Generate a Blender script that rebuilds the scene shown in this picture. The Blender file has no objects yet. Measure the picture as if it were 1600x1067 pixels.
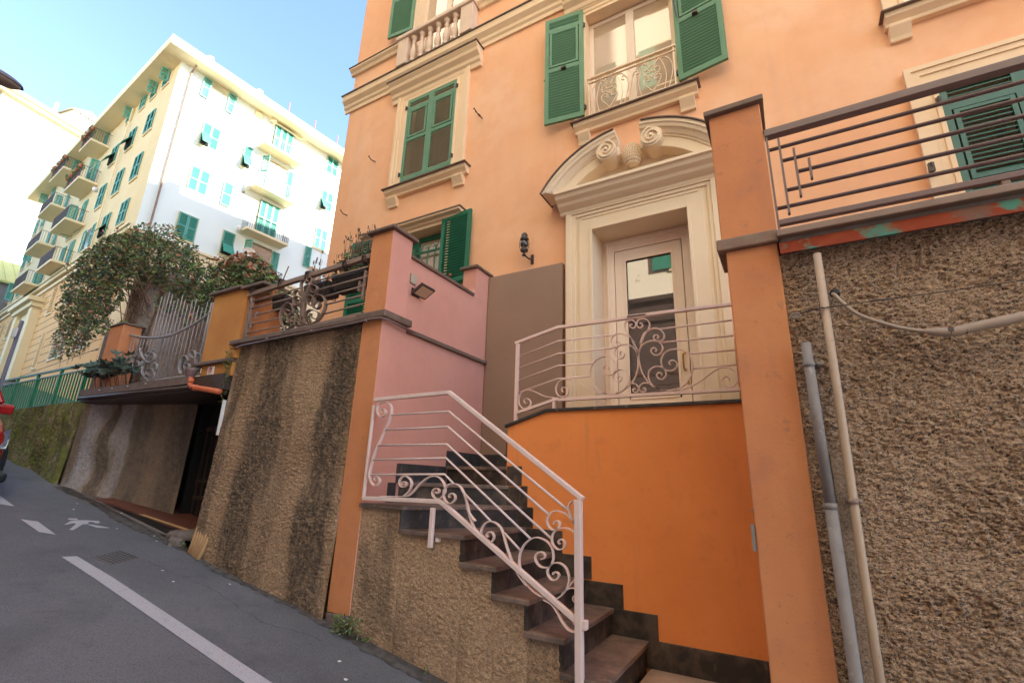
import bpy, math, random
import numpy as np
from mathutils import Vector, Matrix
random.seed(7)
S = bpy.context.scene
R = math.radians
# ---------------------------------------------------------------- camera
def cam_axes(yaw, pitch, roll):
    cy, sy, cp, sp = math.cos(yaw), math.sin(yaw), math.cos(pitch), math.sin(pitch)
    f = Vector((sy*cp, cy*cp, sp)); r = Vector((cy, -sy, 0)); u = r.cross(f)
    c, s = math.cos(roll), math.sin(roll)
    return c*r + s*u, -s*r + c*u, f
_r, _u, _f = cam_axes(R(-30.04), R(16.43), R(1.85))
cd = bpy.data.cameras.new('camera'); cam = bpy.data.objects.new('camera', cd); S.collection.objects.link(cam)
cam.matrix_world = Matrix(((_r.x, _u.x, -_f.x, 0), (_r.y, _u.y, -_f.y, 0), (_r.z, _u.z, -_f.z, 0), (0, 0, 0, 1)))
cd.sensor_width = 36; cd.lens = 750*36/1600; cd.clip_start = .02; cd.clip_end = 2000
S.camera = cam
# ---------------------------------------------------------------- sky, sun, exposure
SUN = Vector((.75, .40, .40)).normalized()
W = bpy.data.worlds.new('World'); S.world = W; W.use_nodes = True
nt = W.node_tree; bg = nt.nodes['Background']; sk = nt.nodes.new('ShaderNodeTexSky')
sk.sky_type = 'NISHITA'; sk.sun_disc = False
sk.sun_elevation = math.asin(SUN.z); sk.sun_rotation = math.atan2(SUN.x, SUN.y)
sk.air_density = .7; sk.dust_density = .2; sk.ozone_density = 1.0
nt.links.new(sk.outputs[0], bg.inputs[0]); bg.inputs[1].default_value = .14
sd = bpy.data.lights.new('sun', 'SUN'); sd.energy = 5; sd.angle = R(.5); sd.color = (1, .93, .82)
so = bpy.data.objects.new('sun', sd); S.collection.objects.link(so)
so.rotation_euler = SUN.to_track_quat('Z', 'Y').to_euler()
S.view_settings.view_transform = 'Standard'; S.view_settings.look = 'None'
S.view_settings.exposure = 2.53; S.view_settings.gamma = 1
S.cycles.max_bounces = 8; S.cycles.diffuse_bounces = 5

# ---------------------------------------------------------------- materials
def M(name, col, rough=.8, col2=None, ns=3.0, amt=.6, bump=None, streak=None, spots=None, metal=0, spec=.5, zs=1, thr=(.35, .65), ior=None, det=6, bands=None):
    m = bpy.data.materials.new(name); m.use_nodes = True; t = m.node_tree; n = t.nodes; L = t.links
    b = n['Principled BSDF']; b.inputs['Roughness'].default_value = rough; b.inputs['Metallic'].default_value = metal
    b.inputs['Specular IOR Level'].default_value = spec
    if ior: b.inputs['IOR'].default_value = ior
    pos = n.new('ShaderNodeNewGeometry').outputs['Position']
    def noise(sc, z=1, detail=6, off=0, rgh=.6):
        mp = n.new('ShaderNodeMapping'); mp.inputs['Scale'].default_value = (1, 1, z); mp.inputs['Location'].default_value = (off, off*.7, off*.3)
        L.new(pos, mp.inputs['Vector']); q = n.new('ShaderNodeTexNoise'); q.inputs['Scale'].default_value = sc
        q.inputs['Detail'].default_value = detail; q.inputs['Roughness'].default_value = rgh
        L.new(mp.outputs[0], q.inputs['Vector']); return q.outputs['Fac']
    def ramp(v, a, c):
        r = n.new('ShaderNodeMapRange'); r.inputs[1].default_value = a; r.inputs[2].default_value = c; r.clamp = True
        L.new(v, r.inputs[0]); return r.outputs[0]
    def mix(f, a, c, k=1.0):
        x = n.new('ShaderNodeMix'); x.data_type = 'RGBA'
        if k != 1.0:
            mm = n.new('ShaderNodeMath'); mm.operation = 'MULTIPLY'; mm.inputs[1].default_value = k; L.new(f, mm.inputs[0]); f = mm.outputs[0]
        L.new(f, x.inputs[0])
        for i, v in ((6, a), (7, c)):
            if isinstance(v, tuple): x.inputs[i].default_value = (*v, 1)
            else: L.new(v, x.inputs[i])
        return x.outputs[2]
    c = col
    if col2: c = mix(ramp(noise(ns, zs, det), *thr), col, col2, amt)
    if streak:
        for (sc, z, a, e, k, cc) in streak: c = mix(ramp(noise(sc, z, 5, 3.1+sc), a, e), c, cc, k)
    if spots:
        for (sc, a, e, k, cc) in spots: c = mix(ramp(noise(sc, 1, 4, 9.7+sc), a, e), c, cc, k)
    if bands:
        # stains and painted-in shade: vertical bands at given x, edges broken up by noise
        sx = n.new('ShaderNodeSeparateXYZ'); L.new(pos, sx.inputs[0])
        def mth(op, a, c_=None, clamp=False):
            q = n.new('ShaderNodeMath'); q.operation = op; q.use_clamp = clamp
            for i, v in enumerate((a, c_)):
                if v is None: continue
                if isinstance(v, (int, float)): q.inputs[i].default_value = v
                else: L.new(v, q.inputs[i])
            return q.outputs[0]
        xn = mth('ADD', sx.outputs[0], mth('MULTIPLY', mth('SUBTRACT', noise(3.0, .35, 5, 4.4), .5), .55)); gr = ramp(noise(26, .6, 5, 8.8, .75), .36, .60)
        for (xc, hw, k, cc) in bands:
            w_ = mth('SUBTRACT', 1.0, mth('DIVIDE', mth('ABSOLUTE', mth('SUBTRACT', xn, xc)), hw), True)
            w_ = mth('MULTIPLY', mth('MULTIPLY', w_, 2.2, True), mth('ADD', mth('MULTIPLY', gr, .65), .35), True)
            c = mix(w_, c, cc, k)
    if isinstance(c, tuple): b.inputs['Base Color'].default_value = (*c, 1)
    else: L.new(c, b.inputs['Base Color'])
    if bump:
        prev = None
        for (sc, st, di) in bump:
            q = n.new('ShaderNodeBump'); q.inputs['Strength'].default_value = st; q.inputs['Distance'].default_value = di
            L.new(noise(sc, 1, 5, 1.3), q.inputs['Height'])
            if prev: L.new(prev, q.inputs['Normal'])
            prev = q.outputs[0]
        L.new(prev, b.inputs['Normal'])
    return m
mt = {}
mt['facade'] = M('facade_plaster', (.85, .46, .255), .9, (.80, .395, .20), 1.1, .9, bump=[(60, .25, .004), (4, .3, .01)], spots=[(.9, .52, .66, .5, (.86, .53, .33)), (2.3, .56, .66, .35, (.76, .37, .20)), (7, .60, .76, .3, (.74, .38, .22)), (40, .68, .73, .35, (.62, .34, .22))], streak=[(2.2, .12, .54, .74, .35, (.70, .37, .22)), (7, .08, .58, .72, .22, (.68, .38, .24))])
mt['pink'] = M('pink_plaster', (.66, .305, .22), .9, (.60, .265, .19), 1.6, .9, bump=[(90, .25, .003), (5, .2, .01)], streak=[(3, .2, .56, .72, .35, (.50, .235, .17)), (11, .1, .6, .7, .2, (.48, .23, .17))], spots=[(7, .62, .74, .3, (.52, .25, .19))])
mt['orange'] = M('orange_plaster', (.90, .305, .083), .85, (.84, .27, .07), 1.7, .9, bump=[(90, .3, .003), (4, .25, .012)], spots=[(5, .56, .74, .4, (.66, .22, .07)), (18, .62, .72, .25, (.62, .22, .08))], streak=[(2.5, .25, .54, .70, .45, (.64, .23, .08)), (9, .12, .6, .7, .3, (.60, .24, .10))])
mt['pillar'] = M('pillar_plaster', (.65, .262, .105), .9, (.58, .215, .085), 2.2, .9, bump=[(100, .35, .003), (5, .25, .012)], spots=[(3.5, .54, .70, .5, (.45, .18, .10)), (14, .64, .72, .5, (.36, .16, .09)), (60, .66, .7, .5, (.32, .15, .09))], streak=[(4, .15, .56, .70, .45, (.44, .18, .10))])
mt['block'] = M('weathered_orange_plaster', (.60, .27, .07), .9, (.50, .20, .05), 2.5, .9, bump=[(80, .4, .004), (7, .3, .01)], streak=[(5, .12, .52, .7, .55, (.25, .12, .05))], spots=[(6, .66, .7, .9, (.40, .27, .16))])
mt['cream'] = M('cream_paint', (.80, .63, .44), .6, (.76, .58, .39), 2.0, .8, bump=[(70, .15, .003)], spots=[(12, .66, .8, .25, (.60, .40, .24))])
mt['trim'] = M('ochre_cream_trim', (.83, .60, .38), .75, (.78, .54, .32), 2.0, .8, bump=[(70, .15, .003)], streak=[(9, .2, .6, .8, .35, (.55, .33, .17))])
mt['stone'] = M('pale_stone', (.72, .52, .37), .8, (.62, .45, .33), 6, .8, bump=[(50, .3, .004)])
mt['panel'] = M('taupe_paint', (.30, .195, .135), .9, (.27, .17, .115), 1.5, .8, bump=[(120, .3, .003)])
mt['slate'] = M('black_slate', (.028, .027, .028), .5, (.075, .066, .060), 9, .7, bump=[(40, .35, .004), (8, .3, .01)], streak=[(14, .25, .6, .68, .55, (.24, .22, .20))], spots=[(5, .58, .72, .5, (.09, .062, .043)), (60, .68, .74, .5, (.2, .17, .14))])
mt['riser'] = M('riser_slate', (.030, .024, .021), .55, (.10, .072, .052), 6, .9, thr=(.45, .62), bump=[(40, .35, .004), (8, .3, .01)], streak=[(11, .5, .56, .68, .6, (.17, .12, .085))], spots=[(45, .68, .74, .4, (.25, .2, .15))])
mt['tread'] = M('worn_slate_tread', (.25, .165, .125), .5, (.10, .075, .062), 5, .95, bump=[(60, .3, .003), (9, .2, .008)], spots=[(11, .56, .7, .6, (.38, .24, .16)), (2.5, .5, .72, .6, (.07, .05, .042)), (90, .7, .76, .4, (.4, .32, .26))])
mt['coping'] = M('brown_slate_coping', (.13, .080, .055), .6, (.19, .125, .09), 7, .8, bump=[(50, .3, .004)])
mt['rough'] = M('roughcast', (.55, .355, .215), .95, (.30, .178, .10), 42, .9, thr=(.42, .58), zs=2.2, bump=[(90, .9, .012), (220, .7, .006)], spots=[(130, .52, .60, .75, (.62, .45, .30)), (5, .54, .66, .35, (.47, .32, .2))], streak=[(50, 2.0, .545, .59, .9, (.035, .023, .016)), (110, 1.8, .55, .60, .85, (.045, .03, .02)), (1.1, .5, .5, .8, .4, (.22, .13, .07)), (3.2, .6, .6, .72, .35, (.10, .07, .045))])  # fine dark flecks paint shade into the pits, also in the roughcasts below
DK = (.040, .032, .024)
mt['rough_left'] = M('stained_roughcast', (.57, .365, .215), .95, (.36, .225, .13), 45, .85, thr=(.42, .6), bands=[(-4.62, .30, .88, DK), (-3.62, .26, .85, DK), (-5.28, .14, .6, DK), (-4.25, .10, .35, DK)], bump=[(90, 1, .016), (220, .8, .008)], streak=[(90, 1.3, .55, .62, .7, (.075, .05, .034)), (4.2, .16, .55, .66, .55, (.09, .066, .046))], spots=[(120, .53, .63, .55, (.55, .38, .25)), (2.2, .62, .72, .35, (.13, .13, .03))])
mt['rough_stair'] = M('ochre_roughcast', (.57, .365, .215), .95, (.37, .23, .13), 45, .85, thr=(.42, .6), bump=[(100, .9, .012), (240, .7, .006)], streak=[(95, 1.3, .55, .62, .65, (.085, .055, .036)), (2.2, .30, .53, .66, .7, (.085, .057, .036))], spots=[(150, .53, .63, .5, (.62, .45, .30))])
mt['rough_recess'] = M('grey_roughcast', (.28, .19, .125), .95, (.19, .135, .095), 9, .8, bands=[(-8.55, .22, .8, (.42, .40, .42)), (-8.25, .10, .7, (.06, .05, .05)), (-8.02, .16, .75, (.40, .36, .36)), (-7.7, .12, .5, (.08, .07, .065)), (-7.12, .22, .65, (.07, .058, .05)), (-8.95, .16, .6, (.10, .09, .07))], bump=[(60, .8, .012), (12, .5, .03)], streak=[(3.1, .2, .54, .64, .6, (.11, .09, .08)), (50, 1.2, .56, .63, .6, (.10, .075, .06))])  # rightmost dark band paints in the recess shade; other bands are wall streaks
mt['moss'] = M('mossy_render', (.17, .165, .035), .95, (.24, .19, .08), 5, .9, thr=(.45, .55), bump=[(40, .5, .01), (6, .5, .03)], spots=[(3.2, .5, .62, .75, (.115, .10, .04)), (8, .54, .60, .85, (.20, .25, .03)), (4.5, .60, .64, .85, (.36, .25, .16)), (40, .56, .62, .6, (.05, .045, .02))], streak=[(4, .2, .54, .62, .6, (.06, .05, .03))])
mt['concrete'] = M('grey_concrete', (.20, .155, .13), .9, (.13, .10, .085), 12, .8, bump=[(60, .5, .006)])
mt['asphalt'] = M('asphalt', (.170, .163, .168), .85, (.135, .130, .135), .9, .9, thr=(.42, .58), bump=[(170, 1, .010), (60, .5, .008)], spots=[(210, .60, .66, .8, (.34, .33, .34)), (95, .57, .66, .55, (.24, .232, .24)), (1.7, .52, .66, .4, (.085, .081, .086)), (6, .60, .70, .3, (.075, .072, .076))], streak=[(120, 1, .55, .63, .75, (.055, .053, .056)), (60, 1, .57, .66, .5, (.075, .073, .077))])
mt['dirt'] = M('wall_foot_dirt', (.060, .048, .038), .95, (.115, .10, .09), 14, .9, thr=(.42, .58), bump=[(120, .7, .006)], spots=[(60, .6, .7, .6, (.16, .13, .10))])
mt['ground'] = M('ground_dirt', (.10, .09, .07), .95, (.16, .14, .11), 3)
mt['paving'] = M('pale_paving', (.36, .30, .22), .9, (.28, .23, .17), 2)
mt['marking'] = M('road_paint', (.46, .43, .44), .8, (.40, .38, .39), 30, .6, bump=[(240, .5, .005)], spots=[(110, .58, .68, .75, (.11, .10, .105)), (14, .60, .75, .35, (.16, .15, .155))])
mt['slat_faded'] = M('faded_slat_paint', (.56, .50, .33), .7, (.46, .43, .28), 9, .7)
mt['shutter_dusty'] = M('dusty_green_paint', (.045, .125, .092), .5, (.06, .15, .11), 5, .7)
mt['shutter'] = M('green_shutter_paint', (.085, .205, .105), .5, (.10, .235, .13), 5, .7, streak=[(9, .3, .6, .75, .3, (.10, .14, .07))])
mt['shutter_low'] = M('deep_green_paint', (.010, .125, .060), .4, (.014, .15, .075), 5, .7)
mt['shutter_far'] = M('sea_green_paint', (.030, .22, .145), .6, (.04, .27, .19), 2, .6)
mt['frame_far'] = M('pale_green_frame', (.10, .34, .28), .6)
mt['fence_green'] = M('green_enamel', (.010, .150, .058), .4, (.015, .18, .07), 4, .5)
mt['fence_dark'] = M('dark_green_enamel', (.012, .17, .07), .4, (.018, .22, .09), 3)
mt['rail_white'] = M('pinkish_white_paint', (.84, .62, .54), .4, (.78, .56, .48), 9, .7, spots=[(70, .68, .73, .7, (.30, .13, .06)), (22, .60, .72, .35, (.58, .38, .28))])
mt['rail_stair'] = M('white_gloss_paint', (.80, .62, .55), .35, (.72, .54, .47), 9, .7, spots=[(60, .68, .73, .8, (.30, .12, .05)), (18, .60, .72, .35, (.60, .42, .33))])
mt['rail_taupe'] = M('taupe_rail_paint', (.27, .175, .125), .5, (.22, .14, .10), 8, .7, spots=[(50, .68, .74, .6, (.15, .08, .04))])
mt['rail_brown'] = M('mauve_brown_rail_paint', (.185, .115, .105), .32, (.16, .10, .09), 8, .7)
mt['rail_cream'] = M('rusty_cream_iron', (.78, .58, .38), .5, (.45, .22, .09), 30, .7, thr=(.55, .68))
mt['gate_grey'] = M('grey_gate_paint', (.35, .33, .33), .5, (.27, .24, .23), 9, .7)
mt['copper'] = M('copper_flashing', (.20, .035, .014), .85, (.26, .06, .025), 5, .7, spec=.1, bump=[(20, .3, .006)], spots=[(3.4, .54, .60, .9, (.05, .19, .13)), (2.4, .60, .68, .7, (.13, .085, .06))])
mt['copper_brown'] = M('brown_copper', (.20, .105, .07), .55, (.27, .18, .12), 7, .8, streak=[(8, 3, .55, .7, .5, (.12, .15, .11))])
mt['pvc_beige'] = M('beige_pipe', (.50, .355, .235), .5, (.42, .29, .19), 6, .7, spots=[(18, .66, .72, .5, (.22, .14, .09))])
mt['pvc_grey'] = M('grey_galvanised_pipe', (.23, .195, .17), .65, (.30, .26, .23), 8, .7, metal=0, spec=.25, spots=[(22, .64, .7, .6, (.45, .38, .32)), (9, .64, .72, .4, (.14, .09, .06))])
mt['pvc_red'] = M('red_orange_pipe', (.62, .14, .05), .5, (.5, .11, .04), 9, .6)
mt['cable'] = M('cream_cable', (.40, .29, .21), .6, (.33, .24, .17), 14, .6)
mt['iron'] = M('dark_iron', (.045, .030, .024), .5, (.10, .055, .035), 20, .5)
mt['black'] = M('black_paint', (.012, .011, .011), .5)
mt['brass'] = M('brass', (.55, .33, .10), .28, metal=1)
mt['dark'] = M('dark_interior', (.010, .008, .007), .9)
mt['curtain'] = M('beige_curtain', (.56, .40, .27), .9, (.47, .33, .22), 9, .8, zs=.05)
mt['white'] = M('white_paint', (.78, .62, .48), .5, (.74, .57, .43), 3, .5)
mt['door_paint'] = M('door_paint', (.86, .69, .56), .42, (.82, .65, .52), 3, .6)
mt['wood'] = M('weathered_wood', (.20, .10, .05), .7, (.32, .17, .09), 9, .7, zs=.2)
mt['terracotta'] = M('terracotta', (.42, .13, .06), .8, (.34, .10, .05), 6, .6)
mt['planter'] = M('dark_planter', (.045, .038, .034), .6, (.075, .06, .05), 9, .6)
mt['bg_cream'] = M('far_cream_wall', (.64, .52, .30), .9, (.60, .48, .27), .6, .8, streak=[(1.2, .1, .6, .8, .2, (.52, .44, .31))])
mt['bg_white'] = M('far_white_wall', (.74, .83, .79), .9, (.71, .81, .77), .5, .8)
mt['bg_ochre'] = M('far_ochre_wall', (.72, .43, .18), .9, (.66, .39, .16), .6, .8)
mt['bg_trim'] = M('far_pale_trim', (.74, .63, .40), .85, (.70, .59, .37), .8, .6)
mt['bg_far'] = M('distant_wall', (.60, .55, .46), .9, (.57, .52, .43), .3, .6)
mt['roof'] = M('slate_roof', (.20, .19, .18), .8, (.28, .26, .24), 2)
mt['roof_green'] = M('yellow_green_roof', (.38, .42, .16), .8, (.32, .37, .13), 2)
mt['bg_grey'] = M('grey_boards', (.15, .17, .20), .8, (.10, .11, .13), 5, zs=.1)
mt['opp'] = M('opposite_wall', (.84, .77, .62), .9, (.82, .74, .58), .8, spots=[(1.3, .66, .69, .8, (.45, .33, .2))])
mt['opp_dark'] = M('opposite_base', (.075, .045, .038), .9, (.05, .032, .026), 1.2)
mt['leaf_dark'] = M('dark_leaf', (.055, .085, .035), .45, (.09, .12, .05), 8)
mt['leaf_mid'] = M('green_leaf', (.14, .19, .065), .45, (.19, .23, .09), 8)
mt['leaf_lime'] = M('lime_leaf', (.17, .27, .05), .5, (.12, .22, .04), 8)
mt['leaf_rust'] = M('rust_leaf', (.42, .19, .10), .55, (.30, .14, .08), 8)
mt['leaf_grey'] = M('grey_green_leaf', (.12, .155, .085), .6, (.16, .19, .10), 9)
mt['leaf_fig'] = M('fig_leaf', (.050, .075, .050), .55, (.075, .10, .065), 7)
mt['twig'] = M('dry_twig', (.13, .075, .05), .9, (.22, .13, .09), 20)
mt['car_red'] = M('red_car_paint', (.42, .012, .012), .22, spec=.7)
mt['car_glass'] = M('car_glass', (.02, .022, .024), .05, spec=1)
mt['lamp_glass'] = M('clear_lens', (.22, .22, .25), .08, spec=.9)
mt['tyre'] = M('tyre_rubber', (.015, .015, .015), .8)
mt['alloy'] = M('wheel_alloy', (.5, .5, .5), .3, metal=.9)
mt['lamp_grey'] = M('street_lamp_grey', (.14, .13, .17), .5)
mt['lamp_bowl'] = M('street_lamp_bowl', (.17, .125, .10), .35)
mt['sign_white'] = M('sign_white', (.72, .68, .62), .5)
mt['sign_red'] = M('sign_red', (.50, .03, .03), .5)
mt['yellow_tile'] = M('yellow_stripe', (.52, .31, .14), .7, (.40, .22, .11), 12)
mt['red_tile'] = M('red_tile', (.15, .045, .028), .7, (.09, .03, .022), 10)
mt['foot_paving'] = M('worn_peach_paving', (.46, .31, .22), .7, (.36, .24, .17), 5, .8, bump=[(60, .4, .004)], spots=[(9, .58, .7, .6, (.12, .085, .065)), (80, .66, .72, .5, (.2, .15, .12))])
mt['box_grey'] = M('junction_box', (.42, .34, .25), .5)
mt['lens'] = M('led_lens', (.60, .38, .24), .25, spec=.8)
def glass(name, base, fac, rough=.015):
    m = bpy.data.materials.new(name); m.use_nodes = True; t = m.node_tree; n = t.nodes; b = n['Principled BSDF']
    b.inputs['Base Color'].default_value = (*base, 1); b.inputs['Roughness'].default_value = .6
    g = n.new('ShaderNodeBsdfGlossy'); g.inputs['Roughness'].default_value = rough; g.inputs[0].default_value = (1, .97, .92, 1)
    fr = n.new('ShaderNodeLayerWeight'); fr.inputs[0].default_value = .35
    mr = n.new('ShaderNodeMapRange'); mr.inputs[3].default_value = fac; mr.inputs[4].default_value = 1; t.links.new(fr.outputs['Fresnel'], mr.inputs[0])
    x = n.new('ShaderNodeMixShader'); t.links.new(mr.outputs[0], x.inputs[0]); t.links.new(b.outputs[0], x.inputs[1]); t.links.new(g.outputs[0], x.inputs[2])
    t.links.new(x.outputs[0], n['Material Output'].inputs[0]); return m
mt['pane'] = glass('window_glass', (.05, .035, .025), .28)
mt['pane_curtain'] = glass('curtained_glass', (.46, .33, .22), .13)
mt['pane_door'] = glass('door_glass', (.020, .010, .008), .13)
mt['pane_far'] = glass('far_glass', (.06, .07, .08), .15, .1)

# ---------------------------------------------------------------- mesh helpers
class MB:
    def __init__(s): s.v = []; s.f = []; s.m = []
    def add(s, vs, fs, mi=0):
        o = len(s.v); s.v += [tuple(p) for p in vs]; s.f += [tuple(i+o for i in f) for f in fs]; s.m += [mi]*len(fs); return s
    def box(s, x0, x1, y0, y1, z0, z1, mi=0, T=None):
        vs = [(x, y, z) for x in (x0, x1) for y in (y0, y1) for z in (z0, z1)]
        if T: vs = [T(*p) for p in vs]
        return s.add(vs, [(0, 1, 3, 2), (4, 6, 7, 5), (0, 4, 5, 1), (2, 3, 7, 6), (0, 2, 6, 4), (1, 5, 7, 3)], mi)
    def prism(s, poly, a0, a1, ax='y', mi=0, T=None):
        n = len(poly)
        mk = {'y': lambda u, v, w: (u, w, v), 'x': lambda u, v, w: (w, u, v), 'z': lambda u, v, w: (u, v, w)}[ax]
        vs = [mk(u, v, a0) for u, v in poly]+[mk(u, v, a1) for u, v in poly]
        if T: vs = [T(*p) for p in vs]
        fs = [tuple(range(n))[::-1], tuple(range(n, 2*n))]+[(i, (i+1) % n, (i+1) % n+n, i+n) for i in range(n)]
        return s.add(vs, fs, mi)
    def tube(s, pts, r, n=8, mi=0, cap=True):
        P = [Vector(p) for p in pts]; rings = []; up = None
        for i, p in enumerate(P):
            d = (P[min(i+1, len(P)-1)]-P[max(i-1, 0)]).normalized()
            if up is None: up = d.orthogonal().normalized()
            up = (up-d*up.dot(d)).normalized(); b = d.cross(up); rr = r[i] if isinstance(r, (list, tuple)) else r
            rings.append([p+(up*math.cos(2*math.pi*k/n)+b*math.sin(2*math.pi*k/n))*rr for k in range(n)])
        vs = [q for g in rings for q in g]; m = len(P)
        fs = [(i*n+k, i*n+(k+1) % n, (i+1)*n+(k+1) % n, (i+1)*n+k) for i in range(m-1) for k in range(n)]
        if cap: fs += [tuple(range(n))[::-1], tuple(range((m-1)*n, m*n))]
        return s.add(vs, fs, mi)
    def ribbon(s, pts, y0, y1, t, mi=0):
        # strip bent in a vertical x-z plane, t thick, running from y0 to y1 in depth
        P = [Vector((p[0], p[1])) for p in pts]; L = []
        for i, p in enumerate(P):
            d = (P[min(i+1, len(P)-1)]-P[max(i-1, 0)])
            d = d.normalized() if d.length > 1e-9 else Vector((1, 0)); nn = Vector((-d.y, d.x))*t/2
            a, b = p+nn, p-nn; L.append([(a.x, y0, a.y), (a.x, y1, a.y), (b.x, y1, b.y), (b.x, y0, b.y)])
        vs = [q for g in L for q in g]; m = len(P)
        fs = [(i*4+k, i*4+(k+1) % 4, (i+1)*4+(k+1) % 4, (i+1)*4+k) for i in range(m-1) for k in range(4)]+[(3, 2, 1, 0), tuple(range((m-1)*4, m*4))]
        return s.add(vs, fs, mi)
    def lathe(s, prof, c, n=14, mi=0):
        vs = [(c[0]+r*math.cos(2*math.pi*k/n), c[1]+r*math.sin(2*math.pi*k/n), c[2]+z) for r, z in prof for k in range(n)]
        m = len(prof); fs = [(i*n+k, i*n+(k+1) % n, (i+1)*n+(k+1) % n, (i+1)*n+k) for i in range(m-1) for k in range(n)]
        fs += [tuple(range(n))[::-1], tuple(range((m-1)*n, m*n))]
        return s.add(vs, fs, mi)
def origin(o):
    v = Vector((0, 0, 0))
    while o is not None: v += o.location; o = o.parent
    return v
ALLN = {}
def build(mb, name, mats, parent=None, smooth=False, bev=0, local=False, label=None):
    me = bpy.data.meshes.new(name); me.from_pydata(mb.v, [], mb.f)
    if isinstance(mats, str): mats = [mats]
    for k in mats: me.materials.append(mt[k])
    if len(mats) > 1: me.polygons.foreach_set('material_index', mb.m)
    if smooth: me.polygons.foreach_set('use_smooth', [True]*len(me.polygons))
    me.update(); o = bpy.data.objects.new(name, me); S.collection.objects.link(o)
    if parent is not None:
        o.parent = parent
        if not local: o.location = -origin(parent)
    if bev:
        b = o.modifiers.new('bevel', 'BEVEL'); b.width = bev; b.segments = 2; b.limit_method = 'ANGLE'; b.angle_limit = R(40)
    if label: o['label'] = label
    return o
def tag(o, label=None, cat=None, group=None, kind=None):
    for k, v in (('label', label), ('category', cat), ('group', group), ('kind', kind)):
        if v: o[k] = v
    return o
def thing(name, label, cat, loc, group=None):
    o = bpy.data.objects.new(name, None); o.empty_display_size = .1; S.collection.objects.link(o); o.location = loc
    return tag(o, label, cat, group)
def copy_tree(o, parent=None):
    c = o.copy(); S.collection.objects.link(c)
    if parent is not None: c.parent = parent
    for ch in list(o.children): copy_tree(ch, c)
    return c
def bx(*a): return MB().box(*a)
def spline(pts, n=4):
    P = [Vector(p) for p in pts]; out = []
    for i in range(len(P)-1):
        p0, p1, p2, p3 = P[max(i-1, 0)], P[i], P[i+1], P[min(i+2, len(P)-1)]
        for k in range(n):
            t = k/n; out.append(.5*(2*p1+(p2-p0)*t+(2*p0-5*p1+4*p2-p3)*t*t+(3*p1-3*p2+p3-p0)*t**3))
    out.append(P[-1]); return out
def pairs(l): return [(l[i]/1000, l[i+1]/1000) for i in range(0, len(l), 2)]
HTAB = np.random.RandomState(3).rand(65536)
def vnoise(u, v, seed=0):
    # vectorised value noise, range 0..1
    iu = np.floor(u).astype(np.int64); iv = np.floor(v).astype(np.int64); fu = u-iu; fv = v-iv
    fu = fu*fu*(3-2*fu); fv = fv*fv*(3-2*fv)
    def h(a, b): return HTAB[((a*73856093) ^ (b*19349663) ^ (seed*83492791)) & 0xffff]
    return (h(iu, iv)*(1-fu)+h(iu+1, iv)*fu)*(1-fv)+(h(iu, iv+1)*(1-fu)+h(iu+1, iv+1)*fu)*fv
def rough_sheet(name, mat, P0, U, z0, z1, out, parent=None, res=.012, amp=.012, seed=1, batter=0, zfun=None, local_off=None, label=None, amp2=.0, relief=1):
    # a wall face with real roughcast relief; P0 start (x,y), U end (x,y); out = outward unit (x,y)
    P0 = np.array(P0, float); U = np.array(U, float); Lh = np.linalg.norm(U-P0)
    nu = max(2, int(Lh/res)); H = max((zt-zb) for zt, zb in ((z1(0), z0(0)), (z1(1), z0(1)))); nv = max(2, int(H/res))
    u, v = np.meshgrid(np.linspace(0, 1, nu), np.linspace(0, 1, nv))
    zb = np.vectorize(z0)(u[0]); zt = np.vectorize(z1)(u[0]); z = zb[None, :]+(zt-zb)[None, :]*v
    s = u*Lh; d = np.zeros_like(s)
    for k, (sc, a) in enumerate(((.034, .32), (.017, .40), (.0095, .34))):
        n1 = vnoise(s/sc+37*seed, z/(sc*.62)+11*k, seed+k); d += a*(1-np.abs(2*n1-1)**.8 if k == 1 else n1)
    big = .55+.9*vnoise(s/.22+5*seed, z/.15, seed+5)
    d = amp*big*(d*relief-.35)+amp2*(vnoise(s/.5+3*seed, z/.4, seed+9)-.5)
    edge = np.minimum(np.minimum(u, 1-u)*nu/3, 1); d *= np.clip(edge, 0, 1)
    d += batter*(1-v)**1.5
    x = P0[0]+(U[0]-P0[0])*u+out[0]*d; y = P0[1]+(U[1]-P0[1])*u+out[1]*d
    co = np.stack([x, y, z], -1).reshape(-1, 3)
    i = np.arange((nv-1)*nu).reshape(nv-1, nu)[:, :-1].ravel(); q = np.stack([i, i+1, i+nu+1, i+nu], -1)
    me = bpy.data.meshes.new(name); me.vertices.add(len(co)); me.vertices.foreach_set('co', co.ravel())
    me.loops.add(q.size); me.loops.foreach_set('vertex_index', q.ravel()); me.polygons.add(len(q))
    me.polygons.foreach_set('loop_start', np.arange(0, q.size, 4)); me.polygons.foreach_set('loop_total', np.full(len(q), 4))
    me.polygons.foreach_set('use_smooth', np.ones(len(q), bool)); me.materials.append(mt[mat]); me.update(); me.validate()
    o = bpy.data.objects.new(name, me); S.collection.objects.link(o)
    if parent is not None: o.parent = parent; o.location = -origin(parent)
    if label: o['label'] = label
    return o
def gz(x): return -1.6-.157*min(max(x, -75), 40)
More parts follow.
